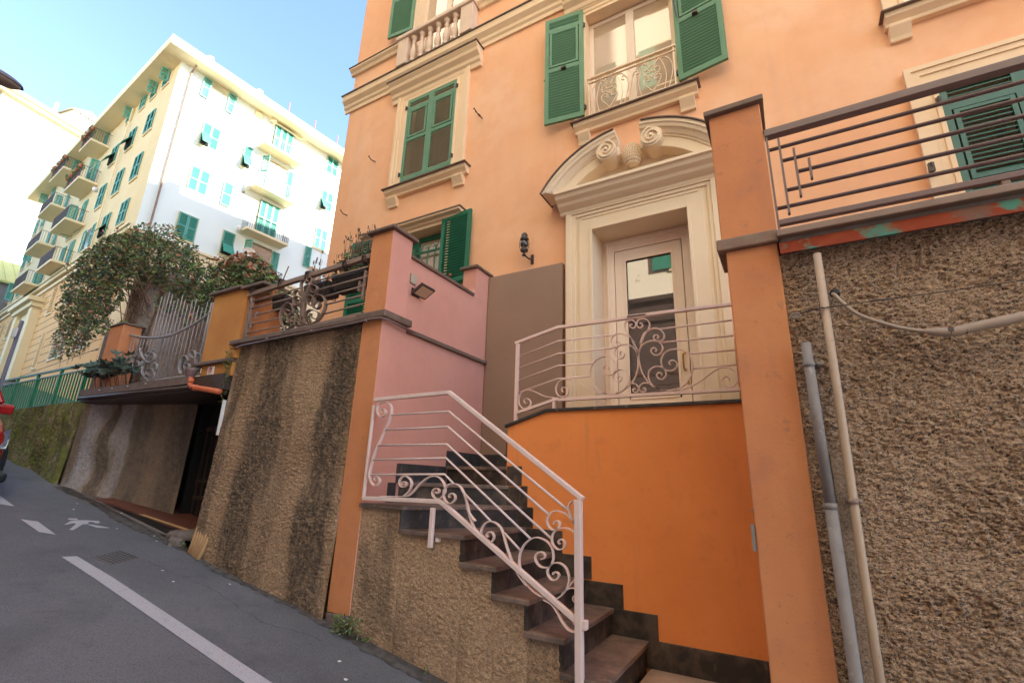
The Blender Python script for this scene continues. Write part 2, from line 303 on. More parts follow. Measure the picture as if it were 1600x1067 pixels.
LAND_SC=[[-1830,760,-1896,771,-1946,789,-2034,832,-2097,847,-2155,827,-2189,775,-2181,715,-2141,676,-2091,679,-2060,709,-2070,748,-2102,767,-2128,753,-2125,728,-2104,720],
[-1315,761,-1379,772,-1477,814,-1578,878,-1647,911,-1717,922,-1771,903,-1804,852,-1793,791,-1752,762,-1700,771,-1682,806,-1697,838,-1729,845,-1745,824,-1731,803],
[-1241,757,-1315,758,-1384,786,-1443,849,-1475,927,-1469,992,-1439,1049,-1388,1088,-1328,1096,-1274,1071,-1240,1019,-1234,966,-1258,936,-1302,926,-1342,946,-1358,980,-1346,1008,-1319,1017,-1300,998,-1309,977],
[-1241,757,-1177,783,-1136,832,-1124,888,-1146,937,-1197,966,-1240,950,-1264,915,-1258,880,-1222,859,-1193,878,-1196,902,-1219,908,-1226,894],
[-1155,810,-1124,829,-1088,836,-1058,816,-1048,787,-1060,764,-1084,760,-1097,777,-1087,792,-1071,784],
[-1045,1133,-1043,1048,-1047,965,-1070,894,-1103,840,-1151,802,-1241,757],
[-1043,1090,-1074,1179,-1109,1259,-1142,1318,-1148,1369,-1120,1395,-1081,1398,-1052,1372,-1051,1339,-1073,1322,-1098,1337,-1098,1357,-1079,1356],
[-1045,1091,-1064,1167,-1098,1234,-1149,1275,-1202,1292,-1246,1280,-1271,1244,-1268,1202,-1238,1174,-1208,1182,-1201,1207,-1219,1227,-1233,1214,-1220,1203],
[-1043,1059,-1051,1102,-1085,1154,-1142,1185,-1195,1182,-1234,1154,-1246,1112,-1231,1078,-1194,1061,-1165,1080,-1166,1109,-1188,1126,-1202,1111,-1192,1095],
[-953,823,-992,833,-1023,823,-1044,799,-1040,771,-1019,761,-996,765,-989,780,-1000,792,-1011,783],
[-1036,1104,-1034,1020,-1009,914,-958,828,-906,784,-831,759],
[-1041,1104,-1018,1166,-984,1236,-942,1296,-931,1343,-951,1381,-986,1397,-1022,1390,-1040,1361,-1033,1329,-1009,1317,-989,1332,-997,1355,-1015,1355],
[-1035,1114,-993,1243,-946,1283,-889,1296,-841,1275,-815,1231,-822,1195,-851,1178,-885,1189,-904,1216,-892,1236,-869,1233,-862,1213,-876,1206],
[-1045,1063,-1025,1124,-987,1171,-925,1189,-871,1178,-840,1145,-834,1108,-857,1069,-892,1060,-922,1081,-929,1111,-906,1127,-884,1109,-896,1092],
[-906,784,-831,759,-727,769,-659,816,-618,891,-608,969,-630,1041,-678,1083,-734,1097,-802,1084,-844,1037,-852,982,-830,937,-788,917,-745,931,-727,965,-739,995,-769,1004,-789,986,-779,967],
[-906,784,-948,832,-962,889,-948,939,-902,963,-856,958,-823,923,-820,883,-845,855,-873,857,-895,882,-885,907,-857,905,-854,887],
[-746,759,-672,765,-597,797,-522,844,-448,891,-386,912,-328,893,-294,845,-295,793,-327,759,-365,755,-397,778,-401,814,-379,838,-354,831,-352,810]]
LAND_BARS=[[-2191,1181,-1784,1291,-1251,1283],
[-2188,1067,-1784,1168,-1239,1165],
[-2184,948,-1783,1053,-1456,1043],
[-2181,832,-1783,931,-1475,927],
[-855,1284,-291,1284],
[-861,1166,-291,1157],
[-639,1046,-289,1041],
[-606,922,-287,924]]
LAND_RAILS=[[-2243,1320,-1785,1424,-954,1422],
[-2220,631,-1782,746],
[-1122,1430,-280,1416],
[-1782,734,-1148,734,-280,732]]
STAIR_SC=[[-2943,528,-2953,549,-2927,560,-2900,542,-2903,514,-2938,498,-2979,516,-2999,558,-2988,602,-2936,621,-2880,613,-2845,581,-2833,526,-2850,458,-2888,380,-2934,284,-2975,197,-2992,121,-3006,35,-2989,-11,-2950,-47,-2911,-49,-2886,-23,-2895,5,-2927,18,-2945,1,-2930,-12],
[-2625,-122,-2570,-80,-2552,-27,-2580,12,-2631,29,-2671,5,-2675,-31,-2645,-53,-2612,-47,-2606,-24,-2631,-13,-2649,-26,-2633,-36],
[-2860,-129,-2625,-122,-2555,-102,-2480,-34,-2415,11,-2360,32,-2292,25,-2244,-19,-2231,-69,-2252,-111,-2289,-127,-2329,-115,-2346,-86,-2329,-58,-2298,-55,-2283,-73,-2299,-88,-2313,-78],
[-1954,-258,-2013,-204,-2038,-135,-2068,-72,-2103,-31,-2157,-15,-2210,-28,-2241,-69,-2235,-119,-2200,-151,-2162,-147,-2137,-123,-2142,-95,-2168,-82,-2191,-97,-2183,-113],
[-2063,-75,-2029,-154,-2001,-231,-1964,-298,-1911,-357,-1861,-395],
[-1544,-612,-1603,-558,-1654,-485,-1696,-402,-1730,-315,-1768,-270,-1827,-252,-1874,-270,-1903,-319,-1893,-368,-1851,-392,-1810,-374,-1798,-345,-1813,-322,-1839,-320,-1856,-339,-1843,-353],
[-1361,-667,-1451,-657,-1535,-611,-1589,-533,-1601,-457,-1578,-392,-1531,-346,-1475,-326,-1409,-342,-1372,-378,-1361,-426,-1371,-469,-1407,-495,-1453,-492,-1484,-461,-1482,-428,-1450,-409,-1420,-421,-1422,-442,-1445,-450],
[-1433,-658,-1361,-667,-1309,-642,-1270,-594,-1255,-542,-1274,-487,-1318,-461,-1367,-469,-1398,-502,-1396,-535,-1371,-559,-1340,-555,-1322,-531,-1335,-515,-1360,-518,-1359,-531],
[-1300,-627,-1257,-586,-1218,-541,-1190,-502],
[-1190,-276,-1229,-210,-1257,-149,-1251,-113,-1220,-91,-1184,-99,-1176,-122,-1193,-142,-1213,-142,-1216,-130],
[-1195,-269,-1220,-225,-1256,-184,-1292,-167,-1337,-158,-1379,-171,-1406,-213,-1396,-252,-1364,-274,-1332,-263,-1317,-239,-1328,-220,-1350,-221,-1361,-238],
[-1188,-321,-1221,-278,-1256,-259,-1296,-257,-1337,-267,-1368,-304,-1368,-351,-1336,-382,-1300,-379,-1283,-355,-1291,-331,-1314,-325,-1327,-341,-1316,-353],
[-1281,-610,-1245,-591,-1209,-592,-1184,-616,-1184,-646,-1206,-663,-1226,-655,-1227,-635,-1209,-626,-1201,-635],
[-1423,-677,-1370,-695,-1333,-733,-1303,-776,-1260,-814,-1218,-820,-1179,-808],
[-1185,-738,-1213,-745,-1226,-762,-1222,-778,-1207,-780,-1197,-767]]
STAIR_BARS=[[-2839,509,-2248,512,-1263,-150],
[-2876,388,-2244,395,-1397,-184],
[-2951,265,-2244,265,-1373,-328],
[-2987,149,-2243,164,-1522,-339],
[-2989,31,-2247,48,-2165,-12],
[-2057,-83,-1830,-251],
[-1720,-318,-1592,-417]]
STAIR_RAILS=[[-3036,645,-2251,658,-1162,-82],
[-3043,-152,-2265,-144,-1152,-794]]
BALC_SC=[[-4274,1533,-4262,1684,-4304,1826,-4357,1945,-4356,2008,-4298,2011,-4273,1985,-4293,1971],
[-4264,1532,-4289,1688,-4254,1817,-4188,1942,-4180,1993,-4224,2023,-4268,2012,-4248,1975],
[-4502,1478,-4595,1571,-4632,1672,-4601,1751,-4529,1783,-4455,1748,-4419,1675,-4471,1628,-4536,1651,-4561,1696,-4525,1711,-4490,1681],
[-4502,1478,-4407,1489,-4361,1539,-4358,1605,-4407,1650,-4465,1645,-4488,1597,-4458,1552,-4415,1554,-4435,1586],
[-4321,1693,-4310,1745,-4332,1803,-4384,1837,-4438,1818,-4435,1766,-4388,1731,-4351,1738,-4370,1771],
[-4344,1833,-4371,1890,-4414,1907,-4453,1886,-4444,1850,-4417,1834],
[-4160,1485,-4018,1501,-3937,1582,-3919,1669,-3963,1752,-4046,1801,-4108,1790,-4132,1730,-4088,1657,-4030,1641,-4001,1676,-4028,1716,-4060,1716],
[-4151,1486,-4232,1573,-4246,1681,-4245,1762,-4223,1805,-4169,1814,-4106,1759,-4106,1699,-4151,1693,-4200,1728,-4196,1767,-4167,1762],
[-4160,1485,-4220,1545,-4207,1609,-4155,1645,-4073,1628,-4000,1585,-4006,1528,-4062,1536,-4129,1578,-4120,1603],
[-4274,1821,-4227,1908,-4169,1928,-4103,1899,-4083,1855,-4116,1829,-4162,1845,-4172,1871,-4144,1871],
[-4351,1498,-4344,1530,-4314,1540,-4281,1508,-4302,1491],
[-4264,1492,-4261,1535,-4224,1522,-4217,1490,-4242,1485]]
BALC_BARS=[[-5260,1914,-4376,1928],
[-4192,1963,-3375,1976],
[-5211,1824,-4453,1837],
[-4112,1854,-3367,1873],
[-5136,1726,-4619,1740],
[-3947,1759,-3384,1782],
[-5195,1626,-4631,1631],
[-3936,1666,-3392,1684],
[-5255,1526,-4586,1536],
[-3969,1567,-3385,1590],
[-5198,1948,-5192,1483],
[-5071,1766,-5074,1681],
[-5137,1668,-5142,1583],
[-3398,1936,-3400,1636],
[-3457,1833,-3461,1730]]
BALC_RAILS=[[-5308,2011,-3373,2088],
[-5293,1431,-3384,1487],
[-5255,1987,-5251,1454]]
GATE_SC=[[-7919,1685,-7787,1544,-7557,1439,-7415,1466,-7455,1551,-7635,1601,-7692,1555,-7593,1514],
[-7885,1293,-7733,1393,-7598,1525,-7486,1616],
[-7734,1476,-7670,1306,-7476,1189,-7317,1177,-7297,1254,-7410,1334,-7541,1325,-7511,1262,-7426,1245],
[-7951,1667,-7993,1586,-8058,1550,-8056,1465,-7935,1391,-7817,1401,-7829,1464,-7926,1495],
[-7395,1423,-7296,1374,-7287,1313,-7366,1320],
[-6648,1201,-6706,1300,-6703,1415,-6608,1434,-6531,1369,-6585,1337],
[-6551,1211,-6471,1260,-6494,1319,-6577,1317,-6575,1270],
[-6346,1194,-6331,1322,-6401,1460,-6496,1489,-6507,1433,-6422,1387],
[-6279,1189,-6217,1274,-6234,1405,-6343,1435,-6337,1378]]
# ================================================================ SETTING: ground, road, markings
def strip(name, mat, xs, y0, y1, dz, kind='structure', zf=gz, rows=1):
    m = MB(); ys = [y0+(y1-y0)*j/rows for j in range(rows+1)]
    vs = [(x, y, zf(x)+dz) for x in xs for y in ys]; n = len(ys)
    m.add(vs, [(i*n+j, (i+1)*n+j, (i+1)*n+j+1, i*n+j+1) for i in range(len(xs)-1) for j in range(rows)])
    return tag(build(m, name, mat), kind=kind)
strip('ground', 'ground', [-600, -75, -40, -20, 0, 20, 40, 600], -600, 600, -.02)
strip('road', 'asphalt', [-75, -40, -20, -10, -5, 0, 5, 20, 40], -4.6, 2.99, 0)
def hill(x): return .80+max(0, min(-16-x, 36))*.135+max(0, -75-x)*.0
strip('hillside', 'paving', [-300, -75, -52, -40, -27, -16, -8.9], 3.32, 120, 0, zf=hill)
def on_road(name, polys, mat, dz=.004):
    m = MB()
    for p in polys: m.add([(x, y, gz(x)+dz) for x, y in p], [tuple(range(len(p)))])
    return tag(build(m, name, mat), kind='structure')
on_road('lane_line', [[(-5.555, 2.00), (-5.535, 2.10), (-4.9, 2.13), (-2.8, 2.155), (4, 2.24), (4, 2.13), (-2.8, 2.045), (-4.9, 2.02)]], 'marking')
on_road('lane_dashes', [[(x, y), (x+.13, y+.10), (x+.67, y+.09), (x+.54, y)] for x, y in ((-6.94, 2.077), (-8.2, 2.08), (-9.46, 2.08), (-10.7, 2.08))], 'marking')
PED = ["-6.903,2.449,-6.887,2.528,-6.823,2.508,-6.838,2.435", "-6.644,2.339,-6.782,2.438,-6.807,2.477,-6.787,2.575,-6.768,2.612,-6.734,2.666,-6.668,2.657,-6.630,2.630,-6.647,2.604,-6.703,2.601,-6.710,2.566,-6.648,2.551,-6.612,2.519,-6.618,2.448,-6.642,2.438,-6.686,2.429,-6.638,2.364",
       "-6.642,2.438,-6.610,2.482,-6.407,2.343,-6.429,2.316", "-6.612,2.519,-6.603,2.557,-6.433,2.659,-6.411,2.640,-6.453,2.559"]
on_road('pedestrian_symbol', [[(a[k], a[k+1]) for k in range(0, len(a), 2)] for a in ([float(q) for q in p.split(',')] for p in PED)], 'marking')
on_road('dirt_patch', [[(-8.7, 2.90), (-8.0, 2.80), (-7.2, 2.90), (-6.2, 2.97), (-5.9, 3.05), (-7.4, 3.03), (-8.6, 2.99)]], 'concrete')
# driveway floor of the garage recess (red tiles with a yellow stripe)
def slab_on(name, poly, mat, z0, z1, kind=None, parent=None):
    m = MB(); n = len(poly)
    vs = [(x, y, gz(x)+z0) for x, y in poly]+[(x, y, gz(x)+z1) for x, y in poly]
    m.add(vs, [tuple(range(n))[::-1], tuple(range(n, 2*n))]+[(i, (i+1) % n, (i+1) % n+n, i+n) for i in range(n)])
    o = build(m, name, mat, parent)
    return tag(o, kind=kind) if kind else o
slab_on('driveway_floor', [(-7.9, 2.995), (-5.38, 3.33), (-5.38, 3.9), (-8.0, 3.9)], 'red_tile', -.1, .006, 'structure')
on_road('driveway_stripe', [[(-6.95, 3.13), (-6.93, 3.19), (-5.4, 3.47), (-5.4, 3.40)]], 'yellow_tile', .012)

g = thing('manhole_cover', 'square sunken metal manhole cover in the asphalt beside the white line', 'manhole cover', (-5.4, 2.34, gz(-5.4)))
CV = [(-5.455, 2.19), (-5.597, 2.45), (-5.32, 2.50), (-5.205, 2.235)]
slab_on('frame', CV, 'concrete', -.03, .003, parent=g)
m = MB(); c0 = Vector((sum(p[0] for p in CV)/4, sum(p[1] for p in CV)/4))
CI = [c0+(Vector(p)-c0)*.93 for p in CV]; slab_on('cover_plate', [tuple(p) for p in CI], 'asphalt', -.01, .006, parent=g)
for k in range(7):
    a = CI[0].lerp(CI[1], (k+.5)/7); b = CI[3].lerp(CI[2], (k+.5)/7)
    m.tube([(a.x, a.y, gz(a.x)+.008), (b.x, b.y, gz(b.x)+.008)], .004, 4)
build(m, 'rib', 'iron', g)
g = thing('drain_grate', 'long rusty drain grate across the mouth of the garage recess', 'drain grate', (-7, 3.0, gz(-7)))
m = MB()
for k in range(60):
    x = -7.6+k*.033; y = 2.965+(x+7.6)*.10
    m.add([(x, y, gz(x)+.006), (x+.016, y, gz(x)+.006), (x+.016, y+.14, gz(x)+.006), (x, y+.14, gz(x)+.006)], [(0, 1, 2, 3)])
build(m, 'bar', 'iron', g)
slab_on('channel', [(-7.62, 2.95), (-5.65, 3.14), (-5.65, 3.30), (-7.62, 3.12)], 'dark', -.05, .002, parent=g)
# broken kerb stone
m = MB(); rs = random.Random(4)
top = [(-5.80, 2.93), (-6.02, 3.09), (-5.92, 3.32), (-5.66, 3.30), (-5.42, 3.10), (-5.40, 2.98), (-5.60, 2.93)]
m.prism(top, gz(-5.7)+.035, gz(-5.7)+.10, 'z'); m.prism([(-5.62, 2.86), (-5.73, 2.93), (-5.66, 3.02), (-5.5, 2.97)], gz(-5.6)-.05, gz(-5.6)+.075, 'z')
o = build(m, 'broken_slab', 'concrete', bev=.02); tag(o, 'broken beige stone slab lying at the foot of the stained wall', 'stone slab')
dm = bpy.data.textures.new('n', 'CLOUDS'); dm.noise_scale = .06
sub = o.modifiers.new('s', 'SUBSURF'); sub.levels = sub.render_levels = 3; sub.subdivision_type = 'SIMPLE'
dd = o.modifiers.new('d', 'DISPLACE'); dd.texture = dm; dd.strength = .045; dd.texture_coords = 'GLOBAL'

# ================================================================ FRONT WALLS AND PILLARS (plane y = 3.0)
t = thing('retaining_wall', 'stained brown roughcast retaining wall under the left balcony railing', 'wall', (-4.3, 3.0, gz(-4.3)))
zt = lambda u: 1.395
rough_sheet('roughcast_face', 'rough_left', (-5.36, 3.04), (-3.34, 3.04), lambda u: gz(-5.36+2.02*u)-.05, zt, (0, -1), t, res=.008, amp=.024, seed=3, batter=.09, amp2=.05)
rough_sheet('roughcast_side', 'rough_left', (-5.37, 4.6), (-5.36, 3.04), lambda u: gz(-5.4)-.1, lambda u: .84, (-1, 0), t, res=.02, amp=.016, seed=5, batter=.07)
build(bx(-5.35, -3.35, 3.06, 3.3, -1.6, 1.39), 'core', 'rough_left', t)
m = MB().box(-5.42, -3.34, 2.95, 3.30, 1.40, 1.455); build(m, 'coping', 'coping', t, bev=.01)
m = MB()
for k in range(6):
    x = -5.33+k*.045; m.tube([(x, 2.93-.008*k, gz(x)-.05), (x+.005, 2.96, gz(x)+.16), (x-.01, 3.0, gz(x)+.33-.03*(k % 2))], .021, 7)
build(m, 'corner_ribs', 'yellow_tile', t, smooth=True, label='ribbed yellowish concrete patch at the wall foot')
m = MB().tube([(-5.42, 3.02, 1.36), (-5.2, 2.96, 1.37), (-4.3, 2.95, 1.38), (-3.45, 2.95, 1.385), (-3.2, 2.94, 1.39), (-3.06, 2.945, 1.385), (-3.035, 3.0, 1.38), (-3.03, 3.34, 1.36)], .011, 6)
for x in (-4.7, -4.0, -3.25): m.tube([(x, 2.935, 1.38), (x+.02, 2.935, 1.38)], .016, 6)
tag(build(m, 'conduit', 'rail_brown', smooth=True), 'thin grey-brown conduit clipped along under the balcony ledge', 'conduit')
m = MB().box(-5.375, -5.36, 2.985, 3.02, .40, .78)
tag(build(m, 'marker_strip', 'sign_white'), 'narrow white strip plate on the corner of the stained wall', 'plate')

def pillar(name, label, x0, x1, y1, zb, zl, ztp, side_mat, mat, low=None, ledge='coping', dx=0.0):
    t = thing(name, label, 'pillar', ((x0+x1)/2, 3.0, zb))
    build(MB().box(x0, x1, 3.0, y1, zl, ztp), 'shaft', [mat], t, bev=.008)
    build(MB().box(x0+.02 if low else x0, x1-.015, 3.005, y1-.01, zb, zl), 'lower_shaft', [mat], t, bev=.008)
    return t
# front-left pillar
t = thing('gate_pillar', 'tall orange pillar with pink inner side between stained wall and staircase', 'pillar', (-3.2, 3.0, gz(-3.2)))
def two_tone(mb_args):
    m = MB().box(*mb_args); m.m = [0]*6; m.m[1] = 1; return m      # +x face is pink
build(two_tone((-3.355, -3.08, 2.99, 3.27, 1.47, 2.30)), 'upper_shaft', ['pillar', 'pink'], t, bev=.006)
build(two_tone((-3.345, -3.095, 2.99, 3.27, -1.02, 1.40)), 'lower_shaft', ['pillar', 'pink'], t, bev=.006)
build(bx(-3.35, -3.10, 2.985, 3.26, gz(-3.2)-.1, -1.02), 'plinth', 'concrete', t, bev=.012)
build(bx(-3.40, -3.03, 2.94, 3.32, 1.40, 1.47), 'band', 'coping', t, bev=.012)
build(bx(-3.40, -3.035, 2.945, 3.315, 2.30, 2.335), 'cap', 'coping', t, bev=.01)
# pink side wall
t = thing('terrace_side_wall', 'smooth pink side wall running from orange pillar back to the facade', 'wall', (-3.2, 4.0, -.3))
build(bx(-3.30, -3.105, 3.27, 4.795, -1.2, 2.13), 'wall_body', 'pink', t)
build(bx(-3.33, -3.075, 3.28, 4.40, 2.13, 2.165), 'coping', 'coping', t, bev=.008)
# concave end pilaster
m = MB(); poly = [(4.32+.10*(1-math.cos(a*math.pi/16)), 2.13+.14*(math.sin(a*math.pi/16))) for a in range(0, 1)]
poly = [(4.33, 2.131)]+[(4.33+.12*math.sin(a*math.pi/16), 2.131+.14*(1-math.cos(a*math.pi/16))) for a in range(1, 9)]+[(4.45, 2.52), (4.795, 2.52), (4.795, 2.131)]
m.prism(poly, -3.30, -3.105, 'x'); build(m, 'end_pilaster', 'pink', t)
build(bx(-3.335, -3.075, 4.41, 4.795, 2.52, 2.555), 'pilaster_cap', 'coping', t, bev=.008)
build(bx(-3.12, -3.062, 3.32, 4.79, 1.355, 1.395), 'ledge', 'coping', t, bev=.006)
# black skirting blocks climbing the pink wall
m = MB(); m.box(-3.12, -3.09, 3.13+.14, 3.37, -.19, -.026); m.box(-3.12, -3.09, 3.37, 4.09, -.03, .142); m.box(-3.12, -3.09, 4.09, 4.71, .14, .302)
build(m, 'skirting', 'slate', t, bev=.003)
# terrace floor behind the left railing
t = thing('terrace', 'raised terrace floor behind the left balcony railing', 'terrace', (-4.3, 3.9, .8))
build(bx(-6.3, -3.3, 3.31, 4.795, .9, 1.405), 'floor', 'coping', t)

# ================================================================ STAIRCASE
t = thing('staircase', 'outdoor staircase of worn dark slate steps turning up to the front door', 'staircase', (-1.9, 3.4, -1.2))
Zs = [-1.054, -.876, -.700, -.535, -.360]; Xn = [-1.04, -1.295, -1.535, -1.785, -2.055]
for i, (z, x) in enumerate(zip(Zs, Xn)):
    xb = Xn[i+1]-.03 if i < 4 else -2.66
    if i < 4: build(bx(xb, x, 2.965, 3.925, z-.032, z), 'tread', 'tread', t, bev=.004)
    else:
        m = MB().prism([(-2.66, 2.965), (-2.055, 2.965), (-2.055, 3.925), (-2.16, 3.925)], z-.032, z, 'z'); build(m, 'tread', 'tread', t, bev=.004)
    build(bx(x-.045, x-.022, 2.995, 3.925, (Zs[i-1] if i else -1.225), z-.032), 'riser', 'riser', t)
def wind(poly, z, zb):
    build(MB().prism(poly, z-.032, z, 'z'), 'tread', 'tread', t, bev=.004)
    c = [(x, y) for x, y in poly]
    return c
wind([(-3.10, 2.965), (-2.63, 2.965), (-2.10, 3.925), (-2.3, 3.925), (-3.10, 3.46)], -.19, -.36)
wind([(-3.10, 3.40), (-2.24, 3.90), (-2.28, 3.925), (-2.28, 4.15), (-3.10, 4.15)], -.022, 0)
wind([(-3.10, 4.09), (-2.28, 3.90), (-2.28, 4.05), (-2.26, 4.715), (-3.10, 4.715)], .145, 0)
def vq(a, b, z0, z1, off):   # riser wall between two plan points, set back by off
    d = Vector((b[0]-a[0], b[1]-a[1])).normalized(); n = Vector((-d.y, d.x))*off
    p = [(a[0]+n.x, a[1]+n.y), (b[0]+n.x, b[1]+n.y), (b[0]+n.x*2, b[1]+n.y*2), (a[0]+n.x*2, a[1]+n.y*2)]
    build(MB().prism(p, z0, z1, 'z'), 'riser', 'riser', t)
vq((-2.63, 2.965), (-2.10, 3.925), -.36, -.222, .022)
vq((-3.10, 3.40), (-2.24, 3.90), -.19, -.054, .02)
vq((-3.10, 4.09), (-2.28, 3.90), -.022, .113, .02)
for k, (x, z) in enumerate(((-2.26, .315), (-2.03, .485), (-1.82, .655))):
    x2 = -1.70 if k == 2 else x+.26
    build(bx(x, x2, 4.045, 4.715, z-.032, z), 'tread', 'tread', t, bev=.004)
    build(bx(x+.02, x+.042, 4.045, 4.715, z-.17, z-.032), 'riser', 'riser', t)
# dark rear skirting under the taupe panel
build(MB().box(-3.10, -2.28, 4.69, 4.715, .146, .302), 'rear_skirting', 'slate', t, bev=.003)
build(MB().box(-2.30, -2.275, 3.93, 4.69, .146, .36), 'side_skirting', 'slate', t)
# solid core under the steps, set back from every visible face
m = MB()
for a, b, z in ((-1.31, -1.07, -1.09), (-1.55, -1.325, -.915), (-1.80, -1.565, -.735), (-2.08, -1.815, -.57)): m.box(a, b, 3.02, 3.91, -1.9, z)
m.prism([(-2.64, 3.02), (-2.085, 3.02), (-2.09, 3.91), (-2.2, 3.91)], -1.9, -.395, 'z')
m.prism([(-3.09, 3.02), (-2.67, 3.02), (-2.16, 3.93), (-2.3, 3.93), (-2.3, 4.68), (-3.09, 4.68)], -1.9, -.225, 'z')
m.prism([(-3.09, 3.45), (-2.32, 3.91), (-2.32, 4.68), (-3.09, 4.68)], -.3, -.056, 'z'); m.prism([(-3.09, 4.13), (-2.32, 3.95), (-2.32, 4.68), (-3.09, 4.68)], -.1, .11, 'z')
m.box(-2.235, -2.0, 4.05, 4.70, 0, .28); m.box(-2.0, -1.79, 4.05, 4.70, 0, .45)
build(m, 'core', 'riser', t)
build(bx(-1.04, -.20, 2.90, 3.925, -1.9, -1.225), 'bottom_slab', 'foot_paving', t, bev=.006)
# ochre roughcast flank of the stairs
t = thing('stair_flank_wall', 'ochre roughcast wall with damp streaks below the slate stair treads', 'wall', (-2.2, 3.0, gz(-2.2)))
for k, (a, b, z) in enumerate(((-3.10, -2.645, -.222), (-2.645, -2.078, -.392), (-2.078, -1.808, -.567), (-1.808, -1.558, -.732), (-1.558, -1.318, -.908), (-1.318, -1.065, -1.086))):
    rough_sheet('roughcast_face', 'rough_stair', (a, 3.0), (b, 3.0), (lambda u, a=a, b=b: gz(a+(b-a)*u)-.06), (lambda u, z=z: z), (0, -1), t, res=.008, amp=.016, seed=20, amp2=.012)

# orange wall below the landing
t = thing('landing_wall', 'bright orange wall below the front door landing', 'wall', (-1.2, 3.95, -1.2))
build(MB().prism([(-2.28, -1.9), (-.2, -1.9), (-.2, .625), (-1.88, .625), (-2.28, .50)], 3.92, 4.045, 'y'), 'wall_body', 'orange', t)
build(MB().prism([(-2.305, .495), (-1.88, .625), (-.235, .625), (-.235, .652), (-1.885, .652), (-2.305, .522)], 3.895, 4.06, 'y'), 'coping', 'slate', t, bev=.004)
m = MB()
SK = [(-1.07, -.205, -1.225, -1.048), (-1.225, -.975, -1.06, -.880), (-1.475, -1.225, -.88, -.711), (-1.725, -1.475, -.70, -.537), (-2.005, -1.725, -.54, -.365), (-2.06, -2.005, -.36, -.195), (-2.12, -2.06, -.195, -.02), (-2.27, -2.12, -.02, .149)]
for i, (a, b, c, d) in enumerate(SK): m.box(a-(.10 if 0 < i < 5 else .0), b, 3.905+.0007*i, 3.925, c, d)
for a, b, c, d in ((-2.06, -2.005, -.36, -.365), ): pass
m.box(-2.27, -2.0, 3.907, 3.925, -.36, -.20); m.box(-2.27, -2.06, 3.909, 3.925, -.20, -.03)
build(m, 'skirting', 'riser', t, bev=.003)
t = thing('landing', 'small slate-topped landing in front of the front door', 'landing', (-1, 4.4, .6))
build(bx(-1.80, -.20, 4.047, 4.80, .55, .650), 'floor', 'slate', t)
build(bx(-1.78, -.22, 4.05, 4.80, -1, .549), 'base', 'dark', t)
# ---- right pillar
t = thing('corner_pillar', 'tall terracotta pillar with brown cap at the right of the landing', 'pillar', (-.08, 3.0, -1.5))
build(bx(-.235, .075, 3.0, 3.32, 1.50, 2.435), 'upper_shaft', 'pillar', t, bev=.008)
build(bx(-.215, .068, 3.005, 3.32, -1.9, 1.425), 'lower_shaft', 'pillar', t, bev=.008)
build(MB().prism([(-.262, 2.435), (.10, 2.435), (.10, 2.475), (-.262, 2.475)], 2.965, 3.345, 'y'), 'cap', 'coping', t, bev=.006)
build(bx(-.262, .075, 2.972, 3.34, 1.425, 1.502), 'band', 'copper_brown', t, bev=.008)
t = thing('terrace_return_wall', 'terracotta wall closing the landing behind the corner pillar', 'wall', (-.1, 4, 0))
build(bx(-.195, .02, 3.325, 4.795, -1.5, 1.44), 'wall_body', 'pillar', t)
# ---- right retaining wall
t = thing('roughcast_retaining_wall', 'tall brown roughcast wall with pipes and cables on the right', 'wall', (1.5, 3.0, -1.8))
rough_sheet('roughcast_face', 'rough', (.06, 3.035), (2.6, 3.035), lambda u: -2.0, lambda u: 1.35, (0, -1), t, res=.0065, amp=.034, seed=8, amp2=.02)
build(bx(2.6, 12, 3.03, 3.3, -4, 1.35), 'far_face', 'rough', t)
build(bx(.07, 2.6, 3.06, 3.3, -4, 1.35), 'core', 'rough', t)
m = MB().box(.17, .245, 3.0, 3.05, -1.9, .20)
build(m, 'bare_patch', 'rough_stair', t)
t = thing('roof_terrace', 'terrace slab with copper edge above the right roughcast wall', 'terrace', (1.5, 3.9, 1.3))
build(bx(.07, 12, 2.94, 4.795, 1.435, 1.478), 'slab', 'rail_taupe', t, bev=.006)
build(bx(.085, 12, 2.985, 4.79, 1.35, 1.434), 'slab_base', 'concrete', t)
m = MB().prism([(2.928, 1.315), (2.94, 1.315), (2.985, 1.39), (2.985, 1.405), (2.972, 1.405)], .075, 12, 'x')
build(m, 'copper_flashing', 'copper', t)
# ---- left orange block + recess
t = thing('garage_recess', 'dark garage recess with streaked grey roughcast wall and concrete roof slab', 'garage', (-7.3, 3.3, -.6))
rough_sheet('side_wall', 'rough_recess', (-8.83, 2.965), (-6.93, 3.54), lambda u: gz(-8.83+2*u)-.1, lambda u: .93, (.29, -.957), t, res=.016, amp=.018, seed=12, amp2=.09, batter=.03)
build(bx(-6.9, -5.36, 3.72, 3.8, -1.2, .90), 'door', 'black', t)
build(bx(-9.0, -5.37, 3.86, 3.95, -1.5, .93), 'gap_blocker', 'black', t)  # added black sheet, blocks light coming through the gap beside the door
m = MB()
for k in range(12): m.box(-6.9+k*.13, -6.885+k*.13, 3.705, 3.72, -1.0, .62)
m.box(-6.9, -5.37, 3.69, 3.72, .55, .60); m.box(-6.9, -5.37, 3.69, 3.72, -.12, -.08); m.box(-6.9, -5.37, 3.69, 3.72, -.33, -.29)
build(m, 'door_frame', 'iron', t)
build(bx(-6.96, -6.92, 3.60, 3.8, -1.2, .9), 'jamb', 'black', t)
build(MB().prism([(-8.62, 2.83), (-5.40, 2.95), (-5.38, 4.6), (-9.0, 4.6)], .90, 1.075, 'z'), 'roof_slab', 'iron', t)
m = MB(); n = 26
